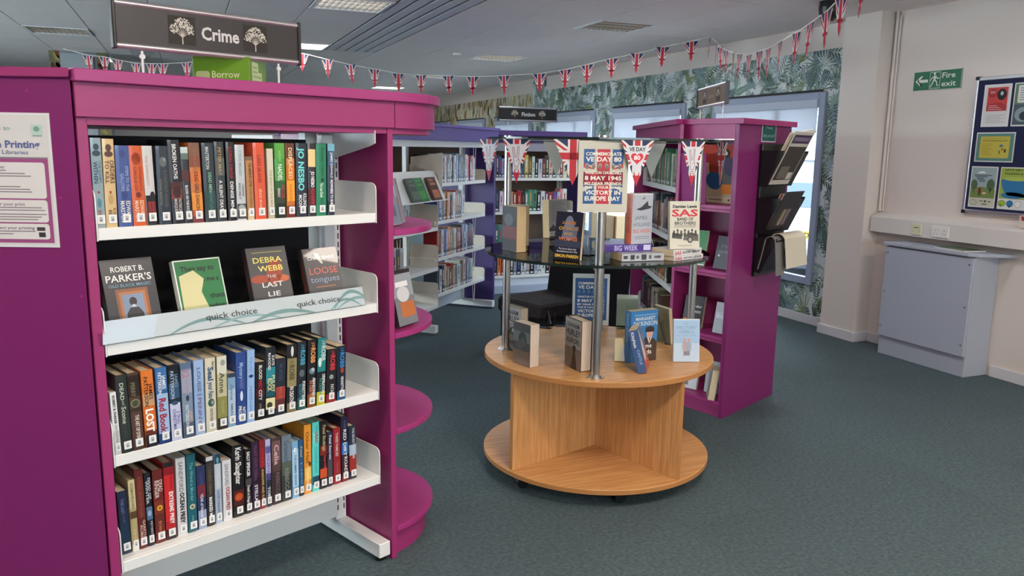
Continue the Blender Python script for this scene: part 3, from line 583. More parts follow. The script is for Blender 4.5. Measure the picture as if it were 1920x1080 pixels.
# per book: colour, bands, texts(text, from, to, letter height, x offset, colour), blobs, description
B1 = [
 ((138, 158, 164), [(.82, 1, (150, 160, 158))], [('WITHIN', .26, .5, .42, -.16, (30, 60, 84)), ('THE ENEMY', .25, .5, .22, .24, (60, 110, 130)), ('BEN', .80, .87, .3, 0, (150, 80, 70))], [(0, .1, .28, .34, (40, 60, 70)), (0, .17, .4, .3, (40, 60, 74)), (0, .60, .12, .12, (150, 50, 40)), (0, .72, .2, .5, (80, 130, 140))], 'pale blue-grey hardback with a printed portrait head'),
 ((206, 176, 126), [], [('TO KILL', .24, .5, .34, -.2, (90, 50, 40)), ('ORDERS', .24, .5, .38, .24, (80, 40, 36)), ('BEN', .80, .9, .3, -.1, (110, 80, 50)), ('ROBERTS', .78, .95, .26, .28, (110, 80, 50))], [(0, .1, .26, .34, (80, 50, 40)), (0, .17, .38, .28, (84, 56, 46)), (0, .6, .1, .14, (150, 50, 40)), (0, .68, .22, .5, (184, 150, 100))], 'cream tan hardback with a printed portrait head'),
 ((62, 82, 142), [], [('STEPS TO THE', .25, .56, .22, .24, (150, 165, 205)), ('GALLOWS', .34, .56, .26, -.1, (150, 165, 205)), ('MARSTON', .68, .94, .3, -.18, (222, 216, 206)), ('EDWARD', .68, .92, .3, .22, (222, 216, 206))], [(0, .1, .2, .3, (50, 66, 120)), (0, .6, .2, .4, (50, 66, 120))], 'mid blue hardback'),
 ((200, 88, 42), [], [('CIRCLE OF', .26, .56, .24, -.14, (150, 50, 24)), ('DISTURBANCE', .26, .56, .2, .24, (150, 50, 24)), ('MARSTON', .68, .94, .3, -.18, (236, 200, 170)), ('EDWARD', .68, .92, .3, .22, (236, 200, 170))], [(0, .16, .36, .5, (170, 60, 30)), (0, .16, .28, .42, (200, 88, 42)), (0, .61, .2, .24, (110, 36, 26))], 'burnt orange hardback'),
 ((196, 196, 194), [(.62, .7, (22, 20, 24)), (.7, .88, (88, 30, 34)), (.88, 1, (30, 26, 32))], [('THE ELEPHANTS', .12, .5, .26, -.16, (206, 150, 146)), ('MARSTON', .7, .86, .26, -.14, (180, 60, 60)), ('EDWARD', .7, .86, .26, .2, (180, 60, 60))], [(.2, .62, .24, .4, (22, 20, 24))], 'white hardback with dark red lower end'),
 ((38, 48, 62), [], [('A CONSTANT HUNGER', .3, .78, .26, .14, (90, 96, 80)), ('EDWARD MARSTON', .42, .75, .2, -.26, (110, 112, 100))], [(0, .2, .28, .4, (96, 104, 104)), (.1, .17, .1, .14, (150, 160, 160))], 'dark slate hardback with faint lettering'),
 ((24, 24, 34), [(.5, .58, (70, 34, 34)), (.58, .7, (120, 56, 44))], [('BROKEN OATHS', .05, .46, .34, .0, WT), ('PATRICIA', .70, .86, .26, .22, (200, 190, 190)), ('MARQUES', .70, .86, .26, -.14, (200, 190, 190))], [(0, .62, .36, .5, (60, 24, 28))], 'tall black hardback with white lettering and red brown patch'),
 ((40, 44, 52), [(.0, .08, (190, 200, 200)), (.08, .16, (90, 110, 104)), (.3, .45, (80, 40, 44))], [('BLOOD ON THE ROCKS', .5, .88, .34, 0, WT)], [], 'dark hardback with a pale top and white lettering'),
 ((190, 108, 50), [(0, .16, (120, 84, 66)), (.16, .3, (130, 70, 50)), (.36, .5, (206, 110, 50)), (.62, .84, (222, 142, 62)), (.84, .92, (180, 76, 60)), (.92, 1, (120, 50, 60))], [('DEAD GIRLS DANCING', .36, .88, .34, .04, (66, 34, 30)), ('GRAHAM MASTERTON', .06, .34, .26, 0, (150, 104, 80))], [], 'orange and brown flame coloured hardback'),
 ((38, 50, 58), [(.6, .84, (40, 70, 66))], [('MASTERTON', .05, .33, .3, -.08, (200, 206, 206)), ('DEAD MEN', .37, .62, .28, .06, (130, 190, 160)), ('WHISTLING', .62, .88, .28, .06, (70, 120, 120))], [], 'dark slate green hardback with pale lettering'),
 ((44, 52, 56), [(.2, .42, (80, 88, 88))], [('PETER MAY', .07, .42, .32, 0, (176, 140, 90)), ('A SILENT DEATH', .48, .9, .34, 0, WT)], [], 'charcoal hardback with tan and white lettering'),
 ((26, 26, 32), [], [('LONG DROP', .07, .46, .36, -.02, (172, 34, 44)), ('DENISE MINA', .5, .9, .38, .02, WT)], [], 'black hardback with red then white lettering'),
 ((188, 190, 194), [(.78, .98, (60, 66, 72))], [('STEVE MOSBY', .07, .42, .3, 0, (130, 160, 150)), ('WHO DID IT', .5, .72, .24, -.16, (40, 40, 46)), ('I KNOW', .52, .68, .24, .22, (40, 40, 46))], [(0, .84, .4, .4, (150, 160, 160))], 'pale silver hardback with a dark foot'),
 ((176, 126, 78), [(0, .06, (120, 90, 70)), (.85, 1, (206, 186, 150))], [('THE AMESBURY LETTER', .1, .48, .36, .1, (70, 34, 26)), ('CORA HARRISON', .5, .82, .3, .1, (120, 90, 50))], [], 'short tan paperback with brown lettering'),
 ((212, 84, 52), [], [('LIARS ISLAND', .16, .52, .3, .0, (130, 40, 30)), ('GRACE', .60, .72, .24, .0, (240, 190, 160)), ('MICHAELS', .74, .88, .2, .0, (240, 190, 160))], [], 'bright red orange hardback'),
 ((186, 172, 148), [(.0, .9, (206, 198, 176))], [('THE BODY IN THE MAZE', .3, .86, .3, .04, (150, 140, 110))], [], 'slim cream hardback with faint lettering'),
 ((70, 150, 62), [(0, .2, (86, 160, 66)), (.5, .62, (40, 90, 52)), (.62, .8, (44, 60, 44)), (.8, 1, (24, 36, 34))], [('NADEL', .28, .5, .4, 0, WT), ('BARBARA', .1, .24, .22, 0, (140, 200, 120)), ('KILLER', .56, .74, .3, .24, (180, 50, 50)), ('DEADLY', .6, .72, .24, -.16, WT)], [], 'leaf green hardback fading to black'),
 ((200, 110, 40), [(0, .2, (96, 50, 44)), (.2, .3, (200, 130, 90)), (.3, .5, (206, 110, 34)), (.5, .78, (236, 160, 48)), (.84, 1, (110, 34, 34))], [('DISPLACED', .06, .48, .44, .0, (246, 216, 160)), ('NADEL', .55, .8, .36, 0, (206, 110, 50))], [], 'orange and maroon hardback'),
 ((34, 40, 54), [], [('JO NESBO', .06, .64, .52, -.04, (110, 214, 214), .03), ('KILLING', .68, .86, .3, .26, WT), ('MOON', .7, .86, .3, -.14, WT)], [], 'thick navy hardback with large cyan lettering'),
 ((40, 38, 44), [(.08, .32, (226, 200, 140)), (.62, .84, (90, 28, 36))], [('JO NESBO', .38, .6, .42, .1, WT, .03), ('KNIFE', .62, .84, .4, .1, (176, 50, 60))], [], 'black hardback with a cream flame shape'),
 ((34, 128, 92), [], [('RICHARD OSMAN', .05, .45, .26, .1, (16, 76, 56)), ('The Last Devil', .54, .74, .3, 0, (224, 236, 220)), ('TO DIE', .74, .86, .24, .04, (14, 70, 50))], [(.1, .5, .16, .2, (20, 60, 50))], 'emerald green hardback'),
 ((28, 44, 72), [(0, .1, (110, 170, 190)), (.1, .3, (50, 90, 120)), (.8, .95, (40, 40, 50))], [('JAMES OSWALD', .12, .48, .3, .06, WT), ('NOWHERE TO BURN', .5, .88, .36, .06, WT, .03)], [], 'navy and sky blue hardback, last in the row'),
]
B3 = [
 ((222, 222, 222), [(.62, 1, (196, 196, 198))], [('ROBERT B. PARKER', .05, .5, .4, .02, (30, 30, 34), .03), ('DEATH IN PARADISE', .52, .92, .36, .02, (120, 120, 124))], [], 'slim white paperback with black lettering, first in the row'),
 ((44, 50, 48), [], [('DEAD', .1, .32, .36, -.05, (190, 200, 180)), ('and', .33, .38, .24, 0, (170, 180, 160)), ('Scone', .4, .62, .42, 0, (190, 200, 180)), ('A. DAVIS', .66, .8, .2, 0, (70, 76, 72))], [], 'charcoal green hardback with pale green lettering'),
 ((74, 56, 46), [(.03, .3, (42, 30, 26)), (.45, .5, (60, 44, 36)), (.5, .95, (84, 56, 50))], [('PERRY', .12, .3, .38, -.1, (130, 120, 100)), ('THE ART OF DYING', .54, .88, .34, .05, (214, 206, 190), .03)], [(0, .39, .42, .42, (140, 132, 110)), (0, .39, .34, .34, (64, 84, 48))], 'brown hardback with a round green emblem'),
 ((204, 108, 42), [(0, .3, (214, 116, 44)), (.3, .46, (196, 150, 110)), (.78, .84, (100, 40, 30)), (.84, 1, (26, 28, 44))], [('PATTERSON', .08, .46, .32, -.16, (40, 28, 26)), ('JAMES', .17, .38, .32, .22, (40, 28, 26)), ('LOST', .5, .8, .62, 0, (246, 236, 228), .04)], [], 'orange hardback with large white lettering and black foot'),
 ((50, 92, 150), [(0, .3, (60, 110, 166)), (.34, .86, (150, 182, 214)), (.86, 1, (30, 60, 110))], [('PATTERSON', .06, .34, .3, -.16, WT), ('JAMES', .1, .28, .3, .2, WT), ('Red Book', .4, .85, .6, -.02, (160, 30, 60), .03)], [], 'blue hardback with large dark red lettering'),
 ((34, 42, 60), [(0, .24, (24, 26, 34)), (.24, .44, (50, 80, 110)), (.5, 1, (190, 192, 220))], [('PATTERSON', .08, .44, .32, -.14, (170, 190, 210)), ('JAMES', .12, .3, .3, .24, (110, 140, 170)), ('CHRISTMAS', .58, .88, .3, -.1, (80, 80, 130)), ('19th', .62, .78, .32, .26, (120, 110, 170))], [(0, .5, .3, .2, (50, 80, 110))], 'hardback with a dark top and lilac lower half'),
 ((120, 138, 160), [(0, .08, (90, 110, 140)), (.1, .4, (150, 156, 176)), (.78, 1, (74, 90, 112))], [('22', .08, .2, .56, -.05, (176, 120, 140), .02), ('SECONDS', .22, .42, .26, 0, (170, 140, 156)), ('PATTERSON', .56, .84, .32, -.1, (210, 216, 226)), ('JAMES', .64, .8, .28, .26, (196, 170, 150))], [(0, .47, .16, .3, (50, 60, 80))], 'grey blue and pink hardback'),
 ((142, 170, 210), [(.0, .3, (150, 176, 214)), (.8, 1, (160, 180, 210))], [('LOUISE', .1, .42, .36, .0, (96, 96, 130)), ('PENNY', .5, .86, .36, 0, (120, 96, 120))], [(0, .46, .3, .1, (110, 130, 170))], 'light blue hardback with widely spaced lettering'),
 ((204, 198, 178), [], [('Seal', .12, .3, .52, .0, (40, 80, 120), .03), ('your Fate', .32, .54, .46, 0, (46, 96, 130), .03), ('How to', .05, .14, .24, .26, (50, 50, 50)), ('KRISTEN PERRIN', .68, .88, .26, 0, (90, 80, 60))], [(0, .6, .32, .4, (44, 90, 80)), (.1, .6, .14, .2, (204, 198, 178))], 'cream hardback with blue lettering'),
 ((142, 140, 96), [(0, .24, (204, 204, 190)), (.24, .55, (184, 180, 146)), (.55, .84, (134, 134, 76)), (.84, 1, (50, 40, 36))], [('Anne', .22, .5, .52, 0, (76, 70, 56)), ('THE ISLAND', .6, .78, .26, .04, (170, 164, 120))], [(.1, .09, .24, .3, (150, 150, 140))], 'olive and cream hardback'),
 ((126, 156, 186), [(0, .08, (50, 60, 80)), (.3, .9, (170, 190, 206))], [('Anne', .2, .5, .4, 0, (90, 120, 150)), ('SMALL', .56, .86, .24, 0, (70, 80, 100))], [], 'short pale blue paperback'),
 ((44, 72, 138), [(.5, .8, (40, 66, 130))], [('Mystery', .14, .36, .4, 0, (150, 180, 220)), ('GUEST', .36, .5, .3, 0, (120, 130, 180)), ('PROSE', .74, .92, .3, -.16, WT), ('NITA', .76, .88, .3, .24, WT)], [(0, .6, .14, .5, (200, 214, 230))], 'royal blue hardback'),
 ((130, 164, 210), [(0, .5, (144, 176, 218)), (.5, 1, (150, 184, 224))], [('THE LAST', .1, .3, .26, 0, (100, 134, 184)), ('PASSENGER', .5, .85, .36, 0, (100, 134, 184))], [(0, .36, .3, .2, (30, 50, 90))], 'pale sky blue hardback with a tiny dark boat'),
 ((30, 26, 28), [(.45, .6, (70, 20, 28))], [('BLOOD', .06, .3, .34, 0, WT), ('RED', .32, .46, .34, 0, (190, 30, 44)), ('CITY', .48, .66, .34, 0, WT), ('ROD REYNOLDS', .72, .88, .24, 0, (150, 130, 130))], [], 'short black paperback with white and red lettering'),
 ((28, 36, 46), [(.28, .5, (40, 130, 140)), (.5, .7, (30, 80, 90)), (.72, .88, (214, 206, 160)), (.88, 1, (20, 24, 30))], [('RHODES', .08, .32, .26, -.14, WT), ('KATE', .12, .26, .26, .24, WT), ('ROCK', .44, .62, .44, -.1, (220, 214, 150)), ('PULPIT', .4, .64, .3, .28, (220, 214, 150))], [(-.1, .82, .3, .3, (60, 60, 40))], 'black and teal hardback with a yellow glow'),
 ((36, 40, 52), [(.5, .72, (150, 60, 52)), (.72, .9, (90, 44, 44))], [('MURDER', .1, .4, .34, 0, (60, 80, 110)), ('MILE', .5, .7, .3, 0, (190, 90, 80))], [], 'short dark blue book with a dull red band'),
 ((28, 28, 32), [(.2, .62, (140, 130, 92)), (.86, 1, (120, 110, 80))], [('ROBB', .3, .52, .5, 0, (70, 60, 40), .02), ('J D', .2, .28, .3, .0, (90, 80, 50)), ('IN DEATH', .62, .84, .4, .0, WT, .02)], [(0, .1, .14, .5, (210, 210, 206))], 'black hardback with a khaki central band'),
 ((26, 34, 44), [(.82, 1, (40, 90, 90))], [('ROBB', .12, .34, .52, .08, (90, 170, 200), .02), ('J D', .04, .11, .3, .08, (90, 170, 200)), ('FORGOTTEN', .58, .84, .34, .24, WT, .02), ('IN DEATH', .62, .84, .34, -.14, (60, 140, 170))], [(0, .46, .3, .4, (90, 96, 100))], 'black hardback with light blue lettering'),
 ((28, 26, 30), [(.8, 1, (130, 80, 40))], [('ROBB', .12, .34, .52, .1, (236, 160, 90), .02), ('J D', .04, .11, .3, .1, (236, 160, 90)), ('ABANDONED', .56, .84, .34, .26, WT, .02), ('IN DEATH', .6, .84, .34, -.1, (220, 130, 90))], [(0, .46, .34, .34, (100, 130, 150)), (.1, .44, .2, .2, (210, 220, 220))], 'black hardback with orange lettering'),
 ((30, 44, 50), [(0, .5, (36, 120, 122)), (.5, .78, (26, 30, 36)), (.8, 1, (196, 190, 40))], [('ROBB', .12, .34, .5, .2, (200, 214, 210), .02), ('J D', .04, .11, .3, .2, (200, 214, 210)), ('DESPERATION', .54, .82, .32, .28, WT, .02), ('IN DEATH', .6, .84, .32, -.06, (60, 150, 140))], [(-.2, .36, .2, .5, (200, 224, 214))], 'teal and black hardback with a yellow foot'),
 ((28, 26, 30), [(.84, 1, (140, 40, 48))], [('ROBB', .12, .4, .48, .1, (206, 60, 72), .02), ('J D', .03, .11, .26, .1, (206, 60, 72)), ('FATAL', .66, .84, .32, .1, (210, 206, 206))], [(0, .52, .22, .22, (140, 150, 150))], 'short black paperback with red lettering'),
 ((24, 30, 48), [(.84, 1, (50, 90, 130))], [('ROBB', .12, .4, .48, .1, (60, 140, 206), .02), ('J D', .03, .11, .26, .1, (60, 140, 206)), ('VENDETTA', .56, .82, .3, .1, WT)], [(.1, .45, .2, .3, (150, 60, 40))], 'short black paperback with blue lettering, last in the row'),
]
B4 = [
 ((34, 42, 72), [(.5, .9, (30, 50, 74))], [('THE LAST', .12, .36, .34, -.05, (120, 130, 170)), ('LINE', .38, .5, .2, 0, (90, 110, 140))], [], 'short navy paperback, first in the row'),
 ((176, 160, 116), [(0, .4, (206, 196, 150)), (.44, .54, (90, 66, 44)), (.9, 1, (220, 216, 206))], [('ROSEMARY', .05, .24, .4, 0, (110, 80, 40)), ('ROWE', .24, .4, .4, 0, (110, 80, 40)), ('FATES', .7, .9, .3, 0, (206, 190, 140))], [], 'slim cream and gold hardback'),
 ((96, 34, 34), [(.1, .6, (108, 46, 42))], [('ASHES AND BONES', .08, .6, .34, .0, (140, 80, 60)), ('RUBIN', .7, .9, .3, -.12, (214, 190, 170)), ('GARETH', .64, .86, .3, .24, (214, 190, 170))], [], 'deep maroon hardback with embossed lettering'),
 ((26, 28, 38), [(.46, .64, (80, 110, 140))], [('WINTER', .1, .42, .4, -.16, (200, 206, 210)), ('DEAD OF', .07, .36, .36, .24, (200, 206, 210)), ('PETERS', .66, .84, .3, .2, (190, 190, 196))], [(0, .55, .3, .5, (140, 170, 196))], 'dark hardback with a pale moonlit patch'),
 ((104, 36, 34), [(.42, .6, (120, 50, 36)), (.6, .8, (96, 40, 34))], [('RINGER', .14, .38, .4, -.16, (216, 200, 190)), ('DEAD', .14, .3, .4, .24, (216, 200, 190)), ('RYAN', .7, .84, .28, 0, (206, 130, 80))], [(.05, .52, .3, .3, (216, 170, 50)), (.05, .52, .14, .14, (150, 50, 30))], 'maroon hardback with a gold shield emblem'),
 ((176, 36, 42), [(0, .06, (30, 28, 32)), (.06, .16, (140, 24, 34)), (.16, .76, (200, 40, 46)), (.86, 1, (50, 34, 36))], [('EXTREME PREY', .38, .8, .4, .14, WT, .03), ('SANDFORD', .1, .36, .2, .2, (140, 20, 30))], [], 'bright red hardback with white lettering'),
 ((206, 206, 208), [(0, .01, (90, 90, 96))], [('SANDFORD', .06, .44, .44, -.02, (120, 124, 130), .02), ('OCEAN PREY', .45, .84, .46, .04, (24, 24, 30), .04)], [], 'white hardback with grey and black lettering'),
 ((30, 92, 104), [], [('The Word is Murder', .1, .6, .34, .0, (120, 170, 176)), ('JONES', .78, .86, .22, 0, (120, 170, 176))], [(0, .67, .32, .32, (190, 190, 160)), (0, .67, .16, .16, (40, 50, 50))], 'teal hardback with a round eye emblem'),
 ((44, 50, 90), [(.3, .5, (110, 40, 60)), (.7, 1, (150, 160, 190))], [('WHITE', .1, .3, .4, 0, (70, 80, 120)), ('YEAR of Honour', .44, .82, .34, 0, (220, 220, 230))], [], 'navy paperback with a dull red band'),
 ((44, 42, 44), [(0, .06, (200, 200, 206)), (.1, .5, (60, 54, 50))], [('CHRIS SIMMS', .18, .56, .4, 0, (110, 96, 80)), ('MARKED ME', .58, .88, .44, 0, WT, .03)], [], 'dark brown hardback under a clear jacket'),
 ((156, 168, 182), [(0, .14, (40, 60, 80)), (.14, .5, (186, 196, 206)), (.5, 1, (166, 180, 200))], [('CHRIS SIMMS', .2, .5, .3, 0, (206, 212, 220)), ('LOOSE TONGUES', .52, .84, .38, 0, (60, 60, 70))], [(0, .09, .2, .5, (90, 150, 180))], 'silver blue hardback'),
 ((212, 212, 216), [], [('SANDFORD', .06, .42, .42, -.04, (130, 134, 140), .02), ('OCEAN PREY', .44, .84, .42, .04, (150, 36, 52), .03)], [], 'white book with grey and dark red lettering'),
 ((24, 22, 26), [(.62, .84, (70, 30, 26))], [('Karin Slaughter', .03, .54, .5, .0, WT, .02)], [(.0, .72, .36, .36, (190, 70, 36)), (.0, .72, .16, .16, (246, 190, 110))], 'thick black hardback with an orange eye shape'),
 ((26, 24, 28), [(.46, .56, (70, 66, 66))], [('SALLY SPENCER', .04, .42, .46, 0, WT, .03), ('Death in Disguise', .56, .88, .4, 0, WT)], [], 'slim black hardback with white lettering'),
 ((50, 32, 58), [(.5, .6, (40, 20, 40))], [('FLAT OUT DEAL', .06, .56, .38, 0, (120, 70, 110)), ('STELLA', .62, .86, .4, 0, WT)], [], 'dark purple hardback'),
 ((130, 34, 44), [(.4, .88, (34, 26, 28))], [('FATAL', .12, .4, .4, 0, (190, 50, 60)), ('SHADOWS AND SUN', .42, .88, .42, 0, (214, 180, 110))], [], 'slim black and crimson hardback'),
 ((176, 176, 214), [(.1, .2, (90, 90, 150)), (.5, .6, (60, 60, 110)), (.6, 1, (40, 44, 60))], [('UNCERTAIN', .2, .56, .5, 0, (110, 80, 130)), ('TOR', .7, .86, .5, 0, WT)], [], 'lilac and navy book'),
 ((112, 82, 84), [(0, .04, (70, 50, 56)), (.34, .5, (84, 62, 60)), (.5, 1, (50, 42, 44))], [('Celia', .1, .4, .5, 0, (214, 180, 180)), ('REBECCA', .52, .88, .4, .1, (120, 96, 96))], [], 'dusky pink and brown hardback'),
 ((92, 100, 106), [(0, .4, (112, 124, 136)), (.4, .6, (80, 92, 80)), (.6, 1, (50, 56, 54))], [('Griswold', .08, .4, .5, 0, (60, 84, 110)), ('REBECCA', .5, .88, .4, 0, (130, 136, 130))], [], 'grey green landscape hardback'),
 ((120, 170, 208), [(.14, .8, (170, 206, 230))], [('THE SUMMER SEASIDE', .24, .78, .34, 0, (60, 90, 120))], [(0, .15, .24, .3, (240, 244, 246)), (.1, .15, .1, .12, (40, 50, 60))], 'sky blue paperback'),
 ((38, 80, 122), [(.84, 1, (20, 26, 36))], [('Fatal', .12, .3, .4, 0, (200, 190, 150)), ('LIES', .4, .8, .3, 0, (120, 160, 190))], [], 'slim mid blue paperback'),
 ((222, 146, 50), [(.62, .8, (230, 190, 90))], [('Other Half', .1, .56, .46, -.06, (130, 80, 20)), ('Charlotte', .6, .88, .4, .0, (246, 220, 180))], [(.26, .57, .16, .3, (60, 50, 40))], 'tall orange hardback'),
 ((90, 204, 196), [(.14, .3, (120, 216, 206)), (.78, .9, (40, 70, 90))], [('DEAD', .14, .3, .42, .1, (150, 30, 60), .03), ('THE', .05, .12, .3, .1, (40, 120, 130)), ('DAVENPORT', .36, .74, .4, 0, (60, 160, 160))], [], 'tall aqua hardback'),
 ((26, 24, 28), [(.36, .5, (120, 40, 30)), (.7, .84, (200, 80, 40))], [('Fatal Endings', .06, .44, .4, .1, (190, 180, 120)), ('Anna Wills', .5, .72, .34, .2, (200, 70, 80))], [], 'black hardback with fiery red patches'),
 ((50, 44, 70), [(.5, .9, (80, 70, 76))], [('Fatal Secrets', .06, .5, .44, 0, WT)], [], 'short dark purple paperback with white lettering'),
 ((146, 34, 44), [], [('THREE FAMILIES', .08, .5, .36, -.05, (220, 190, 190)), ('AMANDA', .6, .8, .26, 0, (180, 90, 90))], [], 'short crimson paperback'),
 ((30, 28, 54), [(.4, .58, (40, 100, 170)), (.58, .9, (60, 30, 40)), (.9, 1, (120, 30, 40))], [('RED DIRT', .2, .6, .42, 0, WT), ('ROAD', .62, .86, .42, .1, WT), ('WARREN', .06, .18, .3, 0, (90, 90, 150))], [], 'tall dark blue hardback with white serif lettering'),
 ((40, 46, 62), [(.55, .85, (150, 44, 40)), (.35, .55, (160, 180, 200))], [('THE SECRET SEARCHER', .04, .62, .3, .1, (200, 206, 214))], [], 'short slate blue paperback, last in the row'),
]
for key, S, B, y0, z0 in ((1, S1, B1, .012, 1.364), (3, S3, B3, .004, .701), (4, S4, B4, .045, .367)):
    nm = {1: 'top shelf', 3: 'third shelf', 4: 'bottom shelf'}[key]
    for k, ((x, w, h, ln), (col, bands, texts, blobs, desc)) in enumerate(zip(S, B)):
        hb = h > .205
        make_book(on_case(CX, x, y0, z0), RZ, w, h, .152 if hb else .125, col, hb, bands, texts, lab16(desc, '%s from left, Crime bookcase %s' % (ORD[k], nm)), GRP[key], lean=math.atan2(ln, h), blobs=blobs, sticker=.012)
# second row seen behind the bottom shelf
for k, (x, c) in enumerate(((-.42, (58, 60, 50)), (-.47, (36, 34, 38)), (-.52, (52, 54, 52)), (-.58, (80, 60, 60)))):
    r = make_book(on_case(CX, x, .42, .367), RZ+PI, .036, .25, .09, c, True, (), (), 'dark hardback on the far side, %s from right behind the bottom row' % ORD[k], sticker=0)

# ---- quick choice shelf: leaning books behind a clear lip
WTE = (236, 234, 230)
def cover_art(w, h, bg): return Art().rect(.001, .001, w-.001, h-.001, bg, 0)
def lean_book(x, y, z, w, d, h, hb, col, art, label, lean_back=.30, yaw=0, name='book', spine_txt=(), M=CX, rz=RZ, group=None):
    # x, y, z: bottom left corner of the front face in the case frame; front faces the reader
    c, bu = book_parts(w, h, d, hb, col)
    r = c.build(name, GLO); add_pages(r, w, h, d, hb)
    T = M @ Matrix.Translation((x, y, z)) @ Matrix.Rotation(yaw, 4, 'Z') @ Matrix.Rotation(-PI/2, 4, 'Z') @ Matrix.Rotation(-lean_back, 4, 'Y') @ Matrix.Translation((-w/2, 0, 0))
    r.matrix_world = T
    art.obj('front_print', r, (w/2, 0, 0), (0, 1, 0), (0, 0, 1), (1, 0, 0), GLO)
    if spine_txt:
        a = Art()
        for t in spine_txt: a.text(t[0], t[4]*w, h*(1-(t[1]+t[2])/2), t[3]*w, t[5], 2, (t[2]-t[1])*h, .01, rot=-PI/2)
        a.obj('spine_print', r, (0, -bu, 0), (1, 0, 0), (0, 0, 1), (0, -1, 0), GLO, step=.0003)
    return tag(r, label, 'book', group)
QG = None
a = cover_art(.15, .235, (42, 44, 52)).text('ROBERT B.', .075, .205, .016, WTE, 2, .095, .012).text("PARKER'S", .075, .178, .021, WTE, 2, .13, .012).text('OLD BLACK MAGIC', .075, .156, .009, (110, 160, 180), 2, .12, .01)
a.rect(.03, .0, .122, .145, (140, 84, 48), 1).rect(.038, .0, .114, .136, (176, 110, 66), 2).rect(.046, .0, .106, .128, (120, 140, 166), 3).ell(.075, .106, .011, .013, (24, 22, 26), 4).poly([(.05, .0), (.104, .0), (.1, .07), (.088, .088), (.064, .088), (.052, .07)], (34, 38, 48), 4).poly([(.069, .09), (.081, .09), (.079, .097), (.071, .097)], (200, 200, 200), 5)
lean_book(-.985, .03, 1.036, .03, .15, .235, True, (40, 42, 50), a, 'black hardback with a framed man on its cover, leaning on the quick choice shelf', yaw=.02)
a = cover_art(.155, .215, (22, 112, 60)).rect(0, .0, .004, .215, (220, 226, 220), 1).rect(0, .211, .155, .215, (220, 226, 220), 1).rect(.151, 0, .155, .215, (200, 214, 200), 1)
a.text('They say to', .075, .186, .017, (12, 30, 22), 2, .11, .02).text('give me a', .1, .15, .015, (12, 30, 22), 2, .08, .02).text('thats', .125, .095, .016, (12, 30, 22), 2, .05, .02).text('what', .12, .062, .015, (12, 30, 22), 2, .05, .02).text('is for', .12, .03, .015, (12, 30, 22), 2, .055, .02)
a.poly([(.008, .02), (.085, .0), (.09, .06), (.075, .11), (.09, .15), (.06, .18), (.012, .165)], (206, 200, 150), 3)
lean_book(-.775, .03, 1.036, .022, .155, .215, False, (222, 226, 214), a, 'green fronted paperback with a pale scuffed patch on the quick choice shelf', yaw=.05)
a = cover_art(.145, .235, (74, 72, 74)).ell(.09, .15, .028, .045, (150, 62, 44), 1, a=-.3).ell(.035, .128, .034, .014, (160, 70, 46), 1).ell(.115, .125, .026, .012, (190, 96, 60), 1)
a.rect(.02, .216, .13, .219, (150, 146, 80), 2).text('DEBRA', .072, .192, .019, (226, 214, 110), 2, .105, .012).text('WEBB', .078, .163, .019, (226, 214, 110), 2, .09, .012).text('THE', .076, .135, .011, (200, 200, 196), 2, .035).text('LAST', .076, .108, .017, (222, 222, 220), 2, .075, .01).text('LIE', .076, .076, .017, (222, 222, 220), 2, .045, .01)
lean_book(-.535, .03, 1.036, .03, .145, .235, True, (60, 58, 60), a, 'grey hardback with yellow lettering and orange petals on the quick choice shelf', yaw=.0, spine_txt=[('DEBRA WEBB', .1, .6, .4, 0, (150, 60, 50))])
a = cover_art(.14, .215, (66, 64, 68)).text('CHRIS SIMMS', .07, .18, .012, (220, 220, 222), 2, .11, .02).text('LOOSE', .072, .135, .024, (206, 96, 80), 2, .115, .0).text('tongues', .072, .105, .022, (130, 150, 176), 2, .118, .0).rect(.03, .075, .11, .079, (150, 100, 70), 2).poly([(.04, .2), (.06, .195), (.075, .16), (.068, .158), (.05, .18)], (200, 196, 190), 3).ell(.06, .04, .03, .02, (110, 96, 90), 1)  # pale kinked polygon is glare painted onto the clear jacket
lean_book(-.325, .035, 1.036, .032, .14, .215, True, (70, 60, 60), a, 'dark book in crinkled clear jacket with red LOOSE lettering, right end of quick choice shelf', yaw=.02, spine_txt=[('LOOSE tongues', .2, .8, .4, 0, (150, 60, 50))])
def acr_stand(M, x, y, z, w, h, label, yaw=0, deg=.3, d=.09):
    q = MB(); e = Vector((0, math.sin(deg), math.cos(deg)))
    q.slab([(0, 0), (w, 0), (w, h), (0, h)], (0, .02, .003), (1, 0, 0), e, (0, math.cos(deg), -math.sin(deg)), .003)
    q.box(0, w, -.02, .02, 0, .003).box(0, w, -.023, -.02, 0, .022).slab([(0, 0), (d, 0), (d*.2, h*.75)], (w*.5, .02, .003), (0, 1, 0), (0, 0, 1), (1, 0, 0), .003)
    o = q.build('book_stand', ACR); o.matrix_world = M @ Matrix.Translation((x, y, z)) @ Matrix.Rotation(yaw, 4, 'Z')
    return tag(o, label, 'book stand')
for k, x in enumerate((-.99, -.78, -.56, -.36)):
    acr_stand(CX, x, .07, 1.035, .10, .17, ('clear acrylic book stand behind the framed man book', 'clear acrylic book stand behind the green book', 'clear acrylic book stand left of the yellow lettered book', 'clear acrylic book stand left of the red LOOSE book')[k])
qh = empty('shelf_header', (0, 0, 0), label='white quick choice strip with teal swirls behind a clear lip on the second shelf', cat='shelf sign')
qh.matrix_world = CX @ Matrix.Translation((-.935, -.006, 1.036))
fy = Vector((0, -.36, .93)).normalized(); fn = Vector((0, -.93, -.36)).normalized()
fy = Vector((0, .30, .95)).normalized(); fn = Vector((0, -.95, .30)).normalized()
L_ = .80
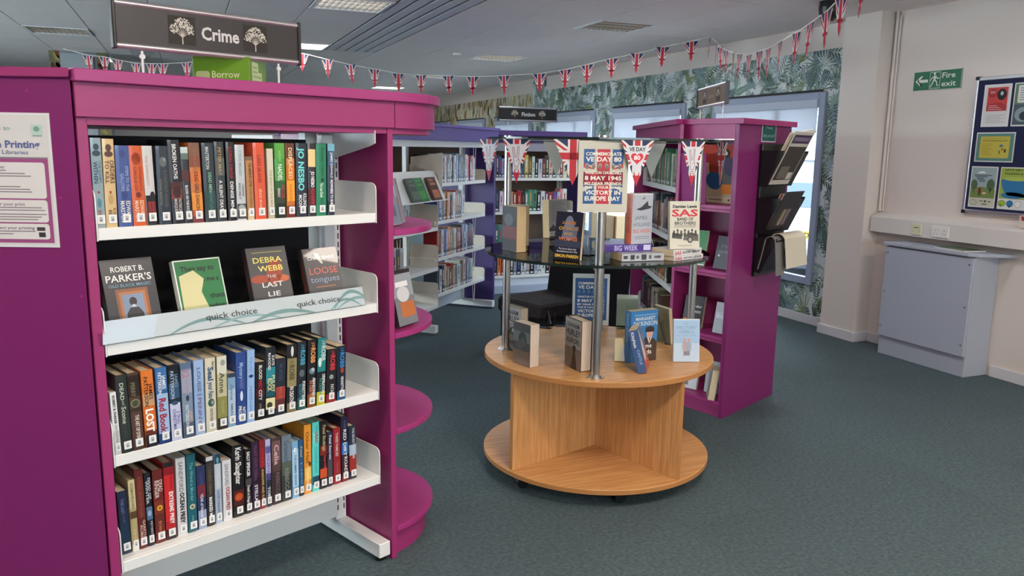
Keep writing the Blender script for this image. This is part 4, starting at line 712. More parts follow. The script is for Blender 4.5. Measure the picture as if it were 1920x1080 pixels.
MB().slab([(0, 0), (L_, 0), (L_, .066), (0, .066)], (0, 0, .001), (1, 0, 0), fy, -fn, .002).build('strip', mat('strip_white', (216, 216, 220), .4), qh)
a = Art(); W = [(0, 0), (L_, 0), (L_, .066), (0, .066)]
def swirl(x0, x1, y0, y1, th, col, l=0, n=16):
    for i in range(n):
        t0_, t1_ = i/n, (i+1)/n; f = lambda t: y0+(y1-y0)*math.sin(PI*t)
        xa, xb = x0+(x1-x0)*t0_, x0+(x1-x0)*t1_; ta, tb = th*(.3+math.sin(PI*t0_)), th*(.3+math.sin(PI*t1_))
        a.poly([(xa, f(t0_)-ta), (xb, f(t1_)-tb), (xb, f(t1_)+tb), (xa, f(t0_)+ta)], col, l, W)
TE = (136, 166, 166)
swirl(.08, .36, -.01, .03, .004, TE); swirl(.2, .5, -.012, .022, .003, (160, 186, 186), .5); swirl(.34, .62, -.01, .02, .005, TE, 1); swirl(.66, .84, -.01, .055, .005, TE); swirl(.68, .86, .0, .03, .004, (150, 178, 178), .5); swirl(.64, .8, -.015, .03, .003, TE, 1)
a.text('quick choice', .30, .036, .020, (58, 54, 60), 3, .17, .0).text('quick choice', .615, .036, .020, (58, 54, 60), 3, .17, .0)
a.obj('print', qh, (0, 0, .001), (1, 0, 0), fy, fn, PRN)
MB().slab([(-.10, -.004), (L_, -.004), (L_, .074), (-.10, .074)], Vector((0, 0, .001))+fn*.003, (1, 0, 0), fy, fn, .002).build('clear_lip', ACR, qh)
MB().slab([(0, 0), (.14, 0), (.165, .066), (.01, .066)], Vector((-.09, 0, .0))+fn*.0012, (1, 0, 0), fy, fn, .001).build('blank_card', mat('blank_card', (224, 228, 240), .25), qh)

# ---- hanging signs over the cases
def tree_art(a, cx, cy, s_, l=2, col=(206, 200, 184)):
    a.rect(cx-s_*.5, cy-s_*.5, cx+s_*.5, cy+s_*.5, (40, 34, 28), l)
    r2 = random.Random(int(cx*1000)+5); tips = []
    def seg(x, y, x2, y2, w0, w1, ll):
        dx, dy = x2-x, y2-y; n = math.hypot(dx, dy) or 1; nx, ny = -dy/n, dx/n
        a.poly([(x-nx*w0, y-ny*w0), (x2-nx*w1, y2-ny*w1), (x2+nx*w1, y2+ny*w1), (x+nx*w0, y+ny*w0)][::-1], col, ll)
    by = cy-s_*.48; seg(cx, by, cx, by+s_*.26, s_*.022, s_*.016, l+1)
    for k in range(9):
        ang = math.radians(28+k*15.5); ln = s_*(.44+.05*(k % 2)); x2, y2 = cx+math.cos(ang)*ln*.98, by+s_*.24+math.sin(ang)*ln*1.25
        seg(cx, by+s_*.24, x2*.4+cx*.6, by+s_*.24+(y2-by-s_*.24)*.45, s_*.012, s_*.008, l+1); seg(x2*.4+cx*.6, by+s_*.24+(y2-by-s_*.24)*.45, x2, y2, s_*.008, s_*.004, l+1)
    for k in range(200):
        ang = r2.uniform(.12, PI-.12); rr = r2.uniform(.45, 1.0); x2, y2 = cx+math.cos(ang)*s_*.47*rr, cy-s_*.16+math.sin(ang)*s_*.60*rr
        a.ell(x2, y2, s_*.032, s_*.02, (col, (170, 164, 146), (226, 222, 210))[k % 3], l+1.2+k % 3*.2, 6, a=r2.random()*3)
def header_sign(T, w, h, txt, tw, th, label, bgc, ts, name='hanging_sign', back=False, posts=(.12, .88), ph=.11, col=(216, 214, 210), treecol=(206, 200, 184), rod=False):
    g = empty(name, (0, 0, 0), label=label, cat='sign'); g.matrix_world = T
    MB().box(-w/2, w/2, -.006, .006, .008, h-.008).build('panel', bgc, g)
    for z in (.0, h-.0): MB().tube((-w/2, 0, z), (w/2, 0, z), .010, 14).build('rail', ALU, g, smooth=True)
    for s_ in (-1, 1): MB().box(s_*(w/2+.004)-.006, s_*(w/2+.004)+.006, -.014, .014, -.012, h+.012).build('end_cap', BLP, g, bevel=.003)
    for y, ex, n in ((-.006, 1, -1),)+(((.006, -1, 1),) if True else ()):
        a = Art(); fc = txt != 'Crime'; tree_art(a, -w*(.23 if fc else .17), h*.5, h*.7, 1, treecol); tree_art(a, w*(.25 if fc else .235), h*.5, h*.7, 1, treecol)
        a.text(txt, w*(.01 if fc else .035), h*.5, th, col, 3, tw, .028)
        a.obj('print', g, (0, y, 0), (ex, 0, 0), (0, 0, 1), (0, n, 0))
    for p in posts:
        x = -w/2+w*p; q = MB().tube((x, 0, -ph), (x, 0, -.012), .004, 10).tube((x, -.005, -.03), (x, .005, -.03), .008, 12)
        po = q.build('post', WHM, g, smooth=True)
        MB().slab([(-.042, 0), (-.036, -.014), (-.01, -.028), (.01, -.028), (.036, -.014), (.042, 0)][::-1], (x, -.002, -.008), (1, 0, 0), (0, 0, 1), (0, 1, 0), .004).build('bracket', ACR, po)
    if rod: MB().tube((-w/2+.06, 0, -ph+.006), (-w/2+.30, 0, -ph+.006), .006, 10).build('base_rod', ALU, g)
    return g
header_sign(CX @ Matrix.Translation((-.479, .37, 1.903)), .645, .130, 'Crime', .135, .042, 'long black Crime sign with two white trees above the magenta bookcase', SGN, 0, posts=(.125, .875), ph=.105, rod=True)

# box on top of the bookcase
bx = MB().box(0, .205, 0, .17, 0, .112).build('leaflet_box', mat('lime_box', (104, 150, 30), .3), bevel=.002)
bx.matrix_world = CX @ Matrix.Translation((-.50, .50, 1.791)) @ Matrix.Rotation(-.84, 4, 'Z')
tag(bx, 'bright green cardboard box lettered Borrow on top of the magenta bookcase', 'box')
a = Art().rrect(.012, -.0, .062, .062, .01, (180, 190, 130), 1).text('Borrow', .12, .052, .024, (206, 214, 160), 1, .1, .01).text('Read', .12, .012, .02, (206, 214, 160), 1, .07, .01)
a.obj('front_print', bx, (0, 0, 0), (1, 0, 0), (0, 0, 1), (0, -1, 0))
a = Art().poly([(.02, .0), (.12, .0), (.12, .065), (.085, .065), (.085, .098), (.02, .098)][0:6], (186, 206, 150), 1)
for k in range(5): a.rect(.03, .012+k*.016, .075+(k < 3)*.035, .02+k*.016, (150, 176, 110), 2)
a.obj('side_print', bx, (.205, 0, 0), (0, 1, 0), (0, 0, 1), (1, 0, 0))

# things on the round end shelves of the bookcase
def cuboid_book(M, x, y, z, yaw, lean, w, d, h, col, label, name='book', cat='book', hb=True, tilt=0, art=None, group=None, back=None, pages=None, stickers=False):
    c, bu = book_parts(w, h, d, hb, col); r = c.build(name, GLO); add_pages(r, w, h, d, hb, pages)
    r.matrix_world = M @ Matrix.Translation((x, y, z)) @ Matrix.Rotation(yaw, 4, 'Z') @ Matrix.Rotation(tilt, 4, 'X') @ Matrix.Rotation(lean, 4, 'Y')
    if art: art.obj('front_print', r, (w/2, 0, 0), (0, 1, 0), (0, 0, 1), (1, 0, 0), GLO)
    if back: back.obj('back_print', r, (-w/2, d, 0), (0, -1, 0), (0, 0, 1), (-1, 0, 0), GLO)
    return tag(r, label, cat, group)
a = cover_art(.13, .2, (120, 124, 130)).rect(0, .11, .13, .2, (150, 156, 164), 1).ell(.06, .12, .04, .03, (206, 206, 206), 2).rect(.03, .03, .12, .09, (190, 110, 60), 2).rect(.02, .15, .1, .17, (230, 230, 230), 2)
cuboid_book(CX, .045, .05, .915, -1.27, -.22, .03, .13, .215, (40, 38, 42), 'jacketed dark book with grey and orange cover on the second round end shelf', art=a)
acr_stand(CX, .10, .16, .91, .09, .18, 'clear acrylic stand behind the jacketed book on the round end shelf', yaw=.9)
for k in range(4):
    a = Art().rect(.003, .003, .092, .2, ((120, 130, 146), (90, 106, 136), (150, 120, 110), (110, 120, 130))[k], 0).rect(.01, .12, .085, .19, ((110, 120, 140), (200, 200, 206), (140, 150, 170), (90, 100, 120))[k], 1).rect(.02, .04, .07, .09, (90, 96, 106), 1)
    q = MB().box(-.003, .003, 0, .095, 0, .20-.025*k, (150, 152, 158)); a.onto(q, (.003, 0, 0), (0, 1, 0), (0, 0, .88), (1, 0, 0))
    r = q.build('leaflet', GLO); r.matrix_world = CX @ Matrix.Translation((.03+.030*k, .07+.03*k, 1.304)) @ Matrix.Rotation(-1.15, 4, 'Z') @ Matrix.Rotation(-.25, 4, 'Y')
    tag(r, 'clear jacketed leaflet, %s from left in the rack on the top round end shelf' % ORD[k], 'leaflet', 'leaflets on the round end shelf')
for k, (x, c, h) in enumerate(((.035, (110, 84, 60), .17), (.06, (60, 100, 140), .18), (.085, (206, 170, 110), .16))):
    r = cuboid_book(CX, x, .22, 1.302, .1, -.05, .022, .12, h, c, 'small book, %s at the back of the top round end shelf' % ORD[k])
acr_stand(CX, .12, .16, 1.302, .1, .22, 'clear acrylic stand among the leaflets on the top round end shelf', yaw=.8)
# ---------------------------------------------------------------- further bookcases
CN = {'navy': (38, 48, 82), 'white': (206, 206, 204), 'black': (30, 28, 32), 'grey': (130, 134, 140), 'pale blue': (140, 160, 186), 'blue': (62, 90, 150), 'red': (150, 44, 46), 'brown': (110, 84, 66), 'orange': (212, 130, 60), 'yellow': (214, 186, 70), 'teal': (60, 120, 120), 'green': (70, 140, 104), 'cream': (208, 196, 168), 'pink': (206, 120, 130), 'purple': (96, 70, 130), 'slate': (72, 82, 96), 'tan': (176, 146, 106), 'maroon': (100, 40, 50), 'magenta': (190, 60, 130), 'olive': (110, 112, 80), 'charcoal': (54, 54, 58), 'silver': (176, 178, 184)}
rb = random.Random(11)
def book_row(M, rz, x0, y, z, cols, wavg, hmin, hmax, where, group, d=.13, gap=.0, side=1, mark=True, last_lean=False):
    x = x0; cnt = {}
    for k, cn in enumerate(cols):
        w = wavg*rb.uniform(.75, 1.3); h = rb.uniform(hmin, hmax); c0 = CN[cn]; c = tuple(max(8, min(240, v+rb.randint(-10, 10))) for v in c0)
        q, bu = book_parts(w, h, d, False, c)
        q.box(-w/2+.002, w/2-.002, .002, d-.001, .001, h-.001, (206, 192, 164))
        a = Art(); t = rb.random(); alt = rb.choice([(216, 214, 208), (30, 30, 34), (190, 150, 80), (90, 110, 140), (170, 60, 60)])
        if sum(abs(p-q_) for p, q_ in zip(alt, c)) < 120: alt = (228, 226, 222) if sum(c) < 400 else (40, 40, 46)
        a.rect(-w*.16, h*.45, w*.16, h*(.7+.2*t), alt, 0); 
        if t > .5: a.rect(-w*.45, h*.08, w*.45, h*.22, tuple(int(v*.6) for v in c), 0)
        a.rect(-w*.1, h*.28, w*.12, h*.4, alt, 1)
        if mark: a.rect(-w*.3, .012, w*.3, .03, (222, 222, 220), 1)
        a.onto(q, (0, -bu, 0), (1, 0, 0), (0, 0, 1), (0, -1, 0), .0003)
        o = q.build('book', GLO); o.matrix_world = M @ Matrix.Translation((x+side*w/2, y+rb.uniform(0, .008), z)) @ Matrix.Rotation(rb.uniform(-.01, .02) if not last_lean or k < len(cols)-2 else .14, 4, 'Y')
        tag(o, '%s spined book, %s from %s on %s' % (cn, ORD[k] if k < 30 else str(k), 'left' if side > 0 else 'right', where), 'book', group)
        x += side*(w+.001+gap)
    return x
def v_clip(p, x, y, z, m=None, h=.16, name='book_support'):
    o = MB().path([(x, y, z), (x+.02, y, z-h), (x+.035, y, z-h), (x+.055, y, z)], .003, 6).build(name, m or WHM, p); return o
# violet case A
RA = math.radians(46.5); MA = Matrix.Translation((2.84, 7.42, 0)) @ Matrix.Rotation(RA, 4, 'Z')
VA = empty('bookcase', (2.84, 7.42, 0), RA, label='violet bookcase with white shelves receding behind the magenta bookcase end', cat='bookcase')
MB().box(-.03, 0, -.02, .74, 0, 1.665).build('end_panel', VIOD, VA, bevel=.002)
MB().box(0, .004, -.024, -.016, 0, 1.665).build('edge_strip', mat('violet_edge', (116, 96, 176), .3), VA)
MB().box(-3.4, .02, -.045, -.02, 1.655, 1.765).build('fascia', VIO, VA, bevel=.002)
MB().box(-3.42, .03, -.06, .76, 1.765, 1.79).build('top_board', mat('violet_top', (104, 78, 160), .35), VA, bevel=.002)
MB().box(-3.4, -.03, .0, .3, 1.60, 1.655).build('canopy', WHM, VA, bevel=.002)
BC = BEM
for z in (1.29, .968, .65, .333):
    metal_shelf(VA, -1.27, -.2, 0, .26, z-.03+.006, WHM, .03); brk(VA, -.2, 0, z-.024, .26, BC, .13)
for z in (1.24, .905, .56, .233):
    metal_shelf(VA, -3.2, -1.262, -.02, .25, z-.006, WHM, .03); brk(VA, -1.262, -.02, z-.006, .27, BC, .22 if z < 1 else .15, hb=.22)
upright(VA, -.13, .27, WHM, slots=False); upright(VA, -1.25, .29, WHM, slots=False)
MB().box(-3.2, -.1, .285, .295, .09, .3).build('kick_panel', mat('kick_blue_white', (206, 212, 224), .35), VA)
for x in (-.085, -1.36, -2.4): MB().box(x, x+.06, -.04, .7, .02, .085).build('foot', WHM, VA, bevel=.003)
MB().box(.005, .065, .02, .14, .02, .085).build('foot', WHM, VA, bevel=.003)
for z in (1.272, .95, .632, .315): v_clip(VA, -.42, .03, z if z < 1.2 else 1.6, h=.25 if z > 1.2 else .2)
for z in (.88, .535): v_clip(VA, -1.9, .02, z)
MB().box(-3.2, -1.3, .30, .31, .35, 1.6).build('back_panel', mat('wood_back', (86, 66, 52), .7), VA)
MB().box(-1.2, -.15, .30, .31, 1.25, 1.6).build('back_panel', MATS['wood_back'], VA)
rows = [
 (-1.22, 1.296, 'navy slate pale_blue black white grey white black grey white pale_blue slate grey black white pink maroon pink cream'.split(), 'top shelf'),
 (-1.22, .974, 'blue slate white pale_blue black orange tan black white red black brown white silver'.split(), 'second shelf'),
 (-1.22, .656, 'red slate white blue pale_blue orange grey tan white brown red black pale_blue blue white black navy slate'.split(), 'third shelf'),
 (-1.22, .339, 'slate white navy cream tan tan brown red cream grey white pale_blue olive white slate grey pale_blue white'.split(), 'bottom shelf')]
for x0, z, cs, nm in rows:
    book_row(MA, RA, x0, .01, z, [c.replace('_', ' ') for c in cs], .04, .20, .25, 'right bay %s of receding violet bookcase' % nm, 'books in the right bay of the violet bookcase')
rows = [(-2.05, .93, 'brown tan blue white pale_blue silver'.split(), 'top'), (-2.35, .584, 'white white grey pink black olive white silver slate silver'.split(), 'middle'), (-2.3, .257, 'slate black grey tan white brown black white grey'.split(), 'bottom')]
for x0, z, cs, nm in rows:
    book_row(MA, RA, x0, -.01, z, [c.replace('_', ' ') for c in cs], .05, .2, .25, 'left bay %s shelf of violet bookcase' % nm, 'books in the left bay of the violet bookcase')
# sloping display shelf with three books
MB().slab([(0, 0), (.3, 0), (.3, .26), (0, .30)], (-1.262, -.06, 1.255), (0, 1, 0), (0, 0, 1), (1, 0, 0), .003).build('shelf_end', BC, VA)
ds = Vector((0, .42, .9)).normalized(); MB().slab([(0, 0), (1.2, 0), (1.2, .26), (0, .26)], (-2.48, -.10, 1.17), (1, 0, 0), ds, (0, .9, -.42), .004).box(-2.48, -1.28, -.13, -.10, 1.165, 1.175).build('display_shelf', WHM, VA)
for k, (x, c, c2, lb) in enumerate(((-1.90, (66, 76, 70), (96, 110, 96), 'dull grey green book face out on the sloping violet case shelf'), (-1.78, (36, 116, 60), (70, 150, 70), 'bright green book face out on the sloping violet case shelf'), (-1.55, (80, 50, 40), (190, 110, 80), 'brown and orange book face out on the sloping violet case shelf'))):
    a = cover_art(.15, .2, c).rect(.02, .02, .13, .09, c2, 1).rect(.03, .13, .12, .15, c2, 1).rect(.03, .165, .1, .18, c2, 1)
    lean_book(x, -.135, 1.176, .02, .15, .2, False, c, a, lb, lean_back=.42, M=MA)
r = cuboid_book(MA, -1.245, .015, 1.296, 0, 0, .03, .2, .24, (30, 36, 46), 'dark atlas with orange glow standing at the bay divide, violet top shelf', art=None)
# violet case B (facing the viewer)
VB = empty('bookcase', (2.86, 8.12, 0), 0, label='violet bookcase facing the viewer behind the round table, under the Fiction sign', cat='bookcase')
MBm = Matrix.Translation((2.86, 8.12, 0))
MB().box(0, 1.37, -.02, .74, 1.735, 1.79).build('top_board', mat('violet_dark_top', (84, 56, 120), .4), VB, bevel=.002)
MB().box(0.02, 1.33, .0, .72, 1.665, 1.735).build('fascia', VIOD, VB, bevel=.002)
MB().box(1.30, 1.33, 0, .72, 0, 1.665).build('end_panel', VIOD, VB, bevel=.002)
MB().box(0.02, 1.28, .02, .3, 1.57, 1.66).build('canopy', mat('canopy_grey', (150, 146, 158), .5), VB)
for z in (1.27, .9, .53, .19):
    metal_shelf(VB, .02, 1.22, .0, .27, z-.02, WHM, .032); brk(VB, 1.215, 0, z-.02, .27, BC)
MB().box(.02, 1.0, .02, .04, .085, .175).build('kick_panel', MATS['kick_blue_white'], VB)
MB().box(.02, 1.28, .0, .02, .0, .085).build('plinth', mat('plinth_grey', (170, 180, 200), .5), VB)
MB().box(.02, 1.28, .33, .34, .2, 1.6).build('back_panel', MATS['wood_back'], VB)
upright(VB, 1.16, .27, WHM, slots=True)
rows = [(.10, 1.283, 'cream orange brown white pink navy blue pale_blue navy navy blue navy pale_blue blue yellow brown white black white maroon charcoal cream slate white red cream'.split(), 'top', .038),
 (.10, .913, 'silver yellow white slate navy white pale_blue cream cream red red black teal green green black white maroon red purple silver pink white'.split(), 'second', .042),
 (.10, .543, 'maroon purple white maroon slate teal black white grey'.split(), 'third', .04),
 (.10, .203, 'white black teal green black orange red teal black pale_blue navy white silver black pale_blue white white black magenta cream'.split(), 'bottom', .045)]
for x0, z, cs, nm, wa in rows:
    book_row(MBm, 0, x0, .012, z, [c.replace('_', ' ') for c in cs], wa, .20, .25, '%s shelf of the violet Fiction bookcase' % nm, 'books in the violet fiction bookcase')
header_sign(Matrix.Translation((3.63, 8.42, 1.91)), .70, .138, 'Fiction', .165, .042, 'black Fiction sign with two trees above the violet bookcase', BLP, 0, posts=(.16, .84), ph=.12, treecol=(196, 170, 140))
# magenta case at right: run of shelves facing left
v = Vector((.362, .932, 0)).normalized(); RC = math.atan2(-v.y, -v.x)
MC = Matrix.Translation((2.80, 4.14, 0)) @ Matrix.Rotation(RC, 4, 'Z')
VC = empty('bookcase', (2.80, 4.14, 0), RC, label='magenta bookcase with shelved books seen edge-on behind the round table', cat='bookcase')
MB().box(-1.55, .02, -.012, .008, 1.665, 1.757).build('fascia', MAG, VC, bevel=.002)
MB().prism([(-1.58, -.036), (.02, -.036), (-.775, .78), (-1.58, .78)], 1.757, 1.79).build('top_board', MAG, VC, bevel=.002)
MB().box(-1.55, -1.525, -.01, .75, 0, 1.665).build('end_panel', MAG, VC, bevel=.002)
MB().box(-1.52, -.40, .34, .36, 0, 1.665).build('back_panel', MAG, VC)
for z in (1.33, 1.0, .667, .333):
    MB().box(-1.5, -.13, .05, .062, z, z+.034).box(-1.5, -.37, .062, .33, z+.026, z+.034).prism([(-.37, .062), (-.14, .062), (-.25, .19), (-.37, .30)], z+.026, z+.034).build('shelf', WHM, VC)
    brk(VC, -1.498, .05, z, .27, WHM)
v_clip(VC, -.9, .06, 1.33, BLP, h=.06, name='wire_clip')
rows = [(-1.44, 1.364, 'brown cream olive charcoal slate cream green tan charcoal green slate olive green teal brown cream green tan slate green brown cream grey olive'.split(), 'top'),
 (-1.44, 1.034, 'grey slate cream charcoal slate grey silver charcoal slate red brown red slate cream grey slate black brown red slate'.split(), 'second'),
 (-1.44, .701, 'cream charcoal brown olive slate grey red black tan cream charcoal grey red orange slate brown cream black'.split(), 'third'),
 (-1.44, .367, 'charcoal slate black charcoal brown black slate charcoal cream brown maroon cream charcoal olive brown'.split(), 'bottom')]
for x0, z, cs, nm in rows:
    book_row(MC, RC, x0, .06, z, cs, .05 if nm != 'top' else .042, .2, .26, '%s shelf of right magenta bookcase' % nm, 'books in the right magenta bookcase', mark=True)
# display end unit
RD = math.atan2(.423, .906); MD = Matrix.Translation((2.945, 3.782, 0)) @ Matrix.Rotation(RD, 4, 'Z')
VD = empty('display_end_unit', (2.945, 3.782, 0), RD, label='magenta display end unit with open shelves, newspaper rack on its right side panel', cat='display unit')
MB().box(0, .70, 0, .024, 0, 1.757).build('side_panel', PUR, VD, bevel=.002)
MB().prism([(-.015, -.03), (.712, -.03), (.712, .46), (.08, .46), (.05, .42), (.02, .2)], 1.757, 1.79).build('top_board', MAG, VD, bevel=.002)
fo = [(.0, .024), (.028, .2), (.072, .43)]; fi = [(x+.02, y) for x, y in fo][::-1]
MB().prism((fo+fi)[::-1], 1.672, 1.757).build('fascia', MAG, VD)
MB().prism([(.075, .42), (.70, .42), (.70, .44), (.075, .44)], 0, 1.672).build('divider_panel', MAG, VD)
MB().box(.34, .36, .024, .42, 0, 1.672).build('centre_panel', MAG, VD)
MB().box(0, .024, .024, .028, 0, 1.672).build('edge_strip', MAGD, VD)
for z in (1.285, .895, .50, .10):
    MB().prism([(.004, .024), (.34, .024), (.34, .42), (.075, .42), (.03, .2)], z-.02, z).build('shelf', MAGD, VD, bevel=.001)
    MB().prism([(.004, .024), (.016, .024), (.042, .2), (.087, .42), (.075, .42), (.03, .2)], z-.038, z-.022).build('shelf_lip', MAG, VD)
MB().prism([(.02, .024), (.04, .024), (.065, .2), (.11, .42), (.09, .42), (.045, .2)], 0, .08).build('plinth', MAG, VD)
# posters and books in it; local +x goes into the unit
def out_T(x, y, z, yaw=0, back=.2):  # card / book whose face looks towards -x
    return MD @ Matrix.Translation((x, y, z)) @ Matrix.Rotation(yaw, 4, 'Z') @ Matrix.Rotation(-PI/2-.16, 4, 'Z') @ Matrix.Rotation(-back, 4, 'X')
q = MB().box(0, .26, 0, .0025, 0, .36, (206, 190, 160))
a = Art().rect(.006, .04, .254, .354, (190, 170, 140)).rect(.0, .25, .26, .36, (176, 60, 40), 1).poly([(.04, .12), (.16, .2), (.2, .34), (.05, .3)], (150, 50, 44), 2).ell(.075, .14, .06, .055, (44, 84, 130), 3).rect(.12, .06, .254, .12, (206, 120, 40), 3).rect(.13, .12, .24, .2, (90, 88, 84), 3).ell(.2, .23, .05, .06, (70, 60, 90), 4).ell(.18, .31, .03, .03, (30, 30, 30), 4).ell(.18, .31, .012, .012, (200, 190, 170), 5)
for k in range(4): a.ell(.17+k*.022, .022, .007, .007, (50, 50, 50), 2)
a.rect(.02, .018, .12, .026, (120, 110, 96), 2)
a.onto(q, (0, 0, 0), (1, 0, 0), (0, 0, 1), (0, -1, 0)); r = q.build('poster', PRN); r.matrix_world = out_T(.21, .30, 1.288, 0, -.22); tag(r, 'tall abstract coloured poster leaning on the display unit top shelf', 'poster')
q = MB().box(0, .24, 0, .003, 0, .32, (140, 36, 110)).poly if False else MB().box(0, .2, 0, .003, 0, .3, (132, 36, 106))
r = q.build('display_board', PRN); r.matrix_world = out_T(.10, .425, 1.288, 0, -.06); tag(r, 'plain magenta board left of the abstract poster on the top display shelf', 'board')
def disp(x, y, z, w, d, h, col, art, label, yaw=0, back=.2, hb=False):
    c, bu = book_parts(w, h, d, hb, col); r = c.build('book', GLO); add_pages(r, w, h, d, hb)
    r.matrix_world = MD @ Matrix.Translation((x, y, z)) @ Matrix.Rotation(PI+yaw, 4, 'Z') @ Matrix.Rotation(-back, 4, 'Y')
    art.obj('front_print', r, (w/2, 0, 0), (0, 1, 0), (0, 0, 1), (1, 0, 0), GLO)
    return tag(r, label, 'book')
a = cover_art(.15, .22, (30, 120, 56)).rect(.004, .004, .146, .01, (220, 220, 214), 1)
disp(.14, .40, .897, .012, .15, .22, (210, 214, 200), a, 'green fronted book at the left of the unit on the second display shelf')
a = cover_art(.13, .2, (52, 46, 60)).text('P D', .06, .14, .02, (130, 130, 150), 1, .04).text('JAMES', .065, .105, .022, (130, 130, 150), 1, .09).ell(.03, .08, .008, .006, (220, 220, 220), 1)
disp(.11, .16, .897, .045, .13, .2, (50, 44, 58), a, 'thick dark book with pale lettering on the second display shelf', yaw=-.2)
a = cover_art(.13, .2, (34, 30, 36)).text('Murder', .075, .135, .018, WTE, 1, .09).text('IN PARIS', .075, .1, .016, WTE, 1, .08).ell(.05, .04, .05, .02, (200, 110, 40), 1)
disp(.12, .37, .502, .03, .13, .2, (30, 28, 32), a, 'black paperback with a glowing orange foot on the third display shelf', yaw=.1, back=.25)
a = cover_art(.12, .19, (84, 70, 84)).rect(.01, .09, .11, .13, (140, 130, 150), 1).text('KATE', .06, .105, .016, (200, 190, 200), 2, .08)
disp(.10, .14, .502, .03, .12, .19, (110, 96, 110), a, 'grey purple jacketed book at the right of the third display shelf', yaw=-.1)
a = cover_art(.12, .12, (180, 176, 180)).rect(.01, .02, .06, .1, (70, 50, 80), 1)
disp(.13, .37, .102, .02, .12, .12, (206, 206, 206), a, 'small white and purple booklet on the lowest display shelf')
a = cover_art(.12, .2, (190, 184, 176)).rect(.02, .05, .1, .16, (160, 150, 140), 1)
disp(.10, .14, .102, .04, .12, .19, (180, 170, 160), a, 'thick pale paperback showing its pages on the lowest display shelf', yaw=-1.0, back=.12)
a = cover_art(.12, .2, (170, 176, 180)).rect(.02, .05, .1, .16, (140, 146, 150), 1)
disp(.14, .20, .102, .015, .12, .2, (176, 180, 184), a, 'slim grey jacketed book behind the thick pale paperback, lowest display shelf', back=.15)
# green notice and newspaper rack on the side panel
q = MB().box(0, .19, -.0015, 0, 0, .128, (206, 214, 210)); a = Art().rect(.006, .006, .184, .122, (22, 84, 84)).text('Please', .095, .088, .02, (150, 196, 190), 1, .085).text('help yourself', .095, .04, .02, (150, 196, 190), 1, .155)
a.onto(q, (0, -.0015, 0), (1, 0, 0), (0, 0, 1), (0, -1, 0)); r = q.build('help_notice', PRN); r.matrix_world = MD @ Matrix.Translation((.282, -.001, 1.66)); tag(r, 'small teal Please help yourself notice above the newspaper rack', 'notice')
rk = empty('newspaper_rack', (0, 0, 0), label='black three tier wall rack of newspapers on the magenta side panel', cat='rack'); rk.matrix_world = MD @ Matrix.Translation((.27, -.002, .85))
MB().box(0, .36, -.018, 0, 0, .80).build('back_plate', BLP, rk, bevel=.003)
sl = Vector((0, -.42, .9)).normalized()
for z in (.55, .27, .03):
    MB().slab([(0, 0), (.36, 0), (.36, .22), (.24, .22), (.24, .10), (.12, .10), (.12, .22), (0, .22)], (0, -.05, z), (1, 0, 0), sl, (0, -.9, -.42), .004).build('pocket_front', BLP, rk)
    for x in (0, .356): MB().slab([(0, 0), (.05, 0), (.15, .21), (0, .21)], (x, 0, z), (0, -1, 0), (0, 0, 1), (1, 0, 0), .004).build('pocket_side', BLP, rk)
    MB().box(0, .36, -.055, 0, z-.004, z).build('pocket_floor', BLP, rk)
def paper(pts, O, ex, ey, n, t, col, art, label, T):
    q = MB().slab(pts, O, ex, ey, n, t, col)
    if art: art.onto(q, Vector(O)+Vector(n)*t, ex, ey, n)
    r = q.build('newspaper', PRN); r.matrix_world = T; return tag(r, label, 'newspaper')
NP = (206, 200, 188); TR = MD @ Matrix.Translation((.27, 0, .85)); nn = Vector((0, -.9, -.42)).normalized()
a = Art().rect(.006, .01, .264, .34, (196, 190, 178)).rect(.012, .27, .256, .325, (64, 40, 72), 1).rect(.03, .285, .24, .310, (120, 104, 130), 2).rect(.012, .03, .262, .25, (60, 52, 46), 1).rect(.05, .04, .17, .12, (110, 104, 96), 2).rect(.18, .035, .25, .08, (200, 196, 186), 2)
paper([(0, 0), (.27, 0), (.27, .345), (0, .345)], (.02, -.06, .56), (1, 0, 0), sl, nn, .003, NP, a, 'folded newspaper with purple masthead standing out of the top rack pocket', TR)
for k in range(2): paper([(0, 0), (.26, 0), (.24+.02*k, .34+.02*k), (0, .33)], (.01+.015*k, -.036-.009*k, .565), (1, 0, 0), sl, nn, .005, (214, 202, 178), None, ('rear', 'middle')[k]+' folded newspaper behind the purple masthead paper in the top pocket', TR)
a = Art().rect(.0, .0, .255, .25, (48, 44, 46)).rect(.08, .03, .2, .14, (96, 84, 70), 1).rect(.1, .03, .13, .14, (160, 140, 110), 2).rect(.16, .03, .19, .14, (120, 110, 130), 2)
paper([(0, 0), (.26, 0), (.26, .26), (0, .26)], (.03, -.062, .285), (1, 0, 0), sl, nn, .003, (60, 54, 54), a, 'dark covered magazine in the middle rack pocket', TR)
for k, c in enumerate(((190, 180, 170), (160, 50, 44), (206, 200, 196))): paper([(0, 0), (.25, 0), (.25, .25), (0, .25)], (.02+.004*k, -.036-.008*k, .282), (1, 0, 0), sl, nn, .003, c, None, ('cream magazine rearmost in the middle rack pocket', 'red edged magazine second in the middle rack pocket', 'white edged magazine just behind the dark one in the middle pocket')[k], TR)
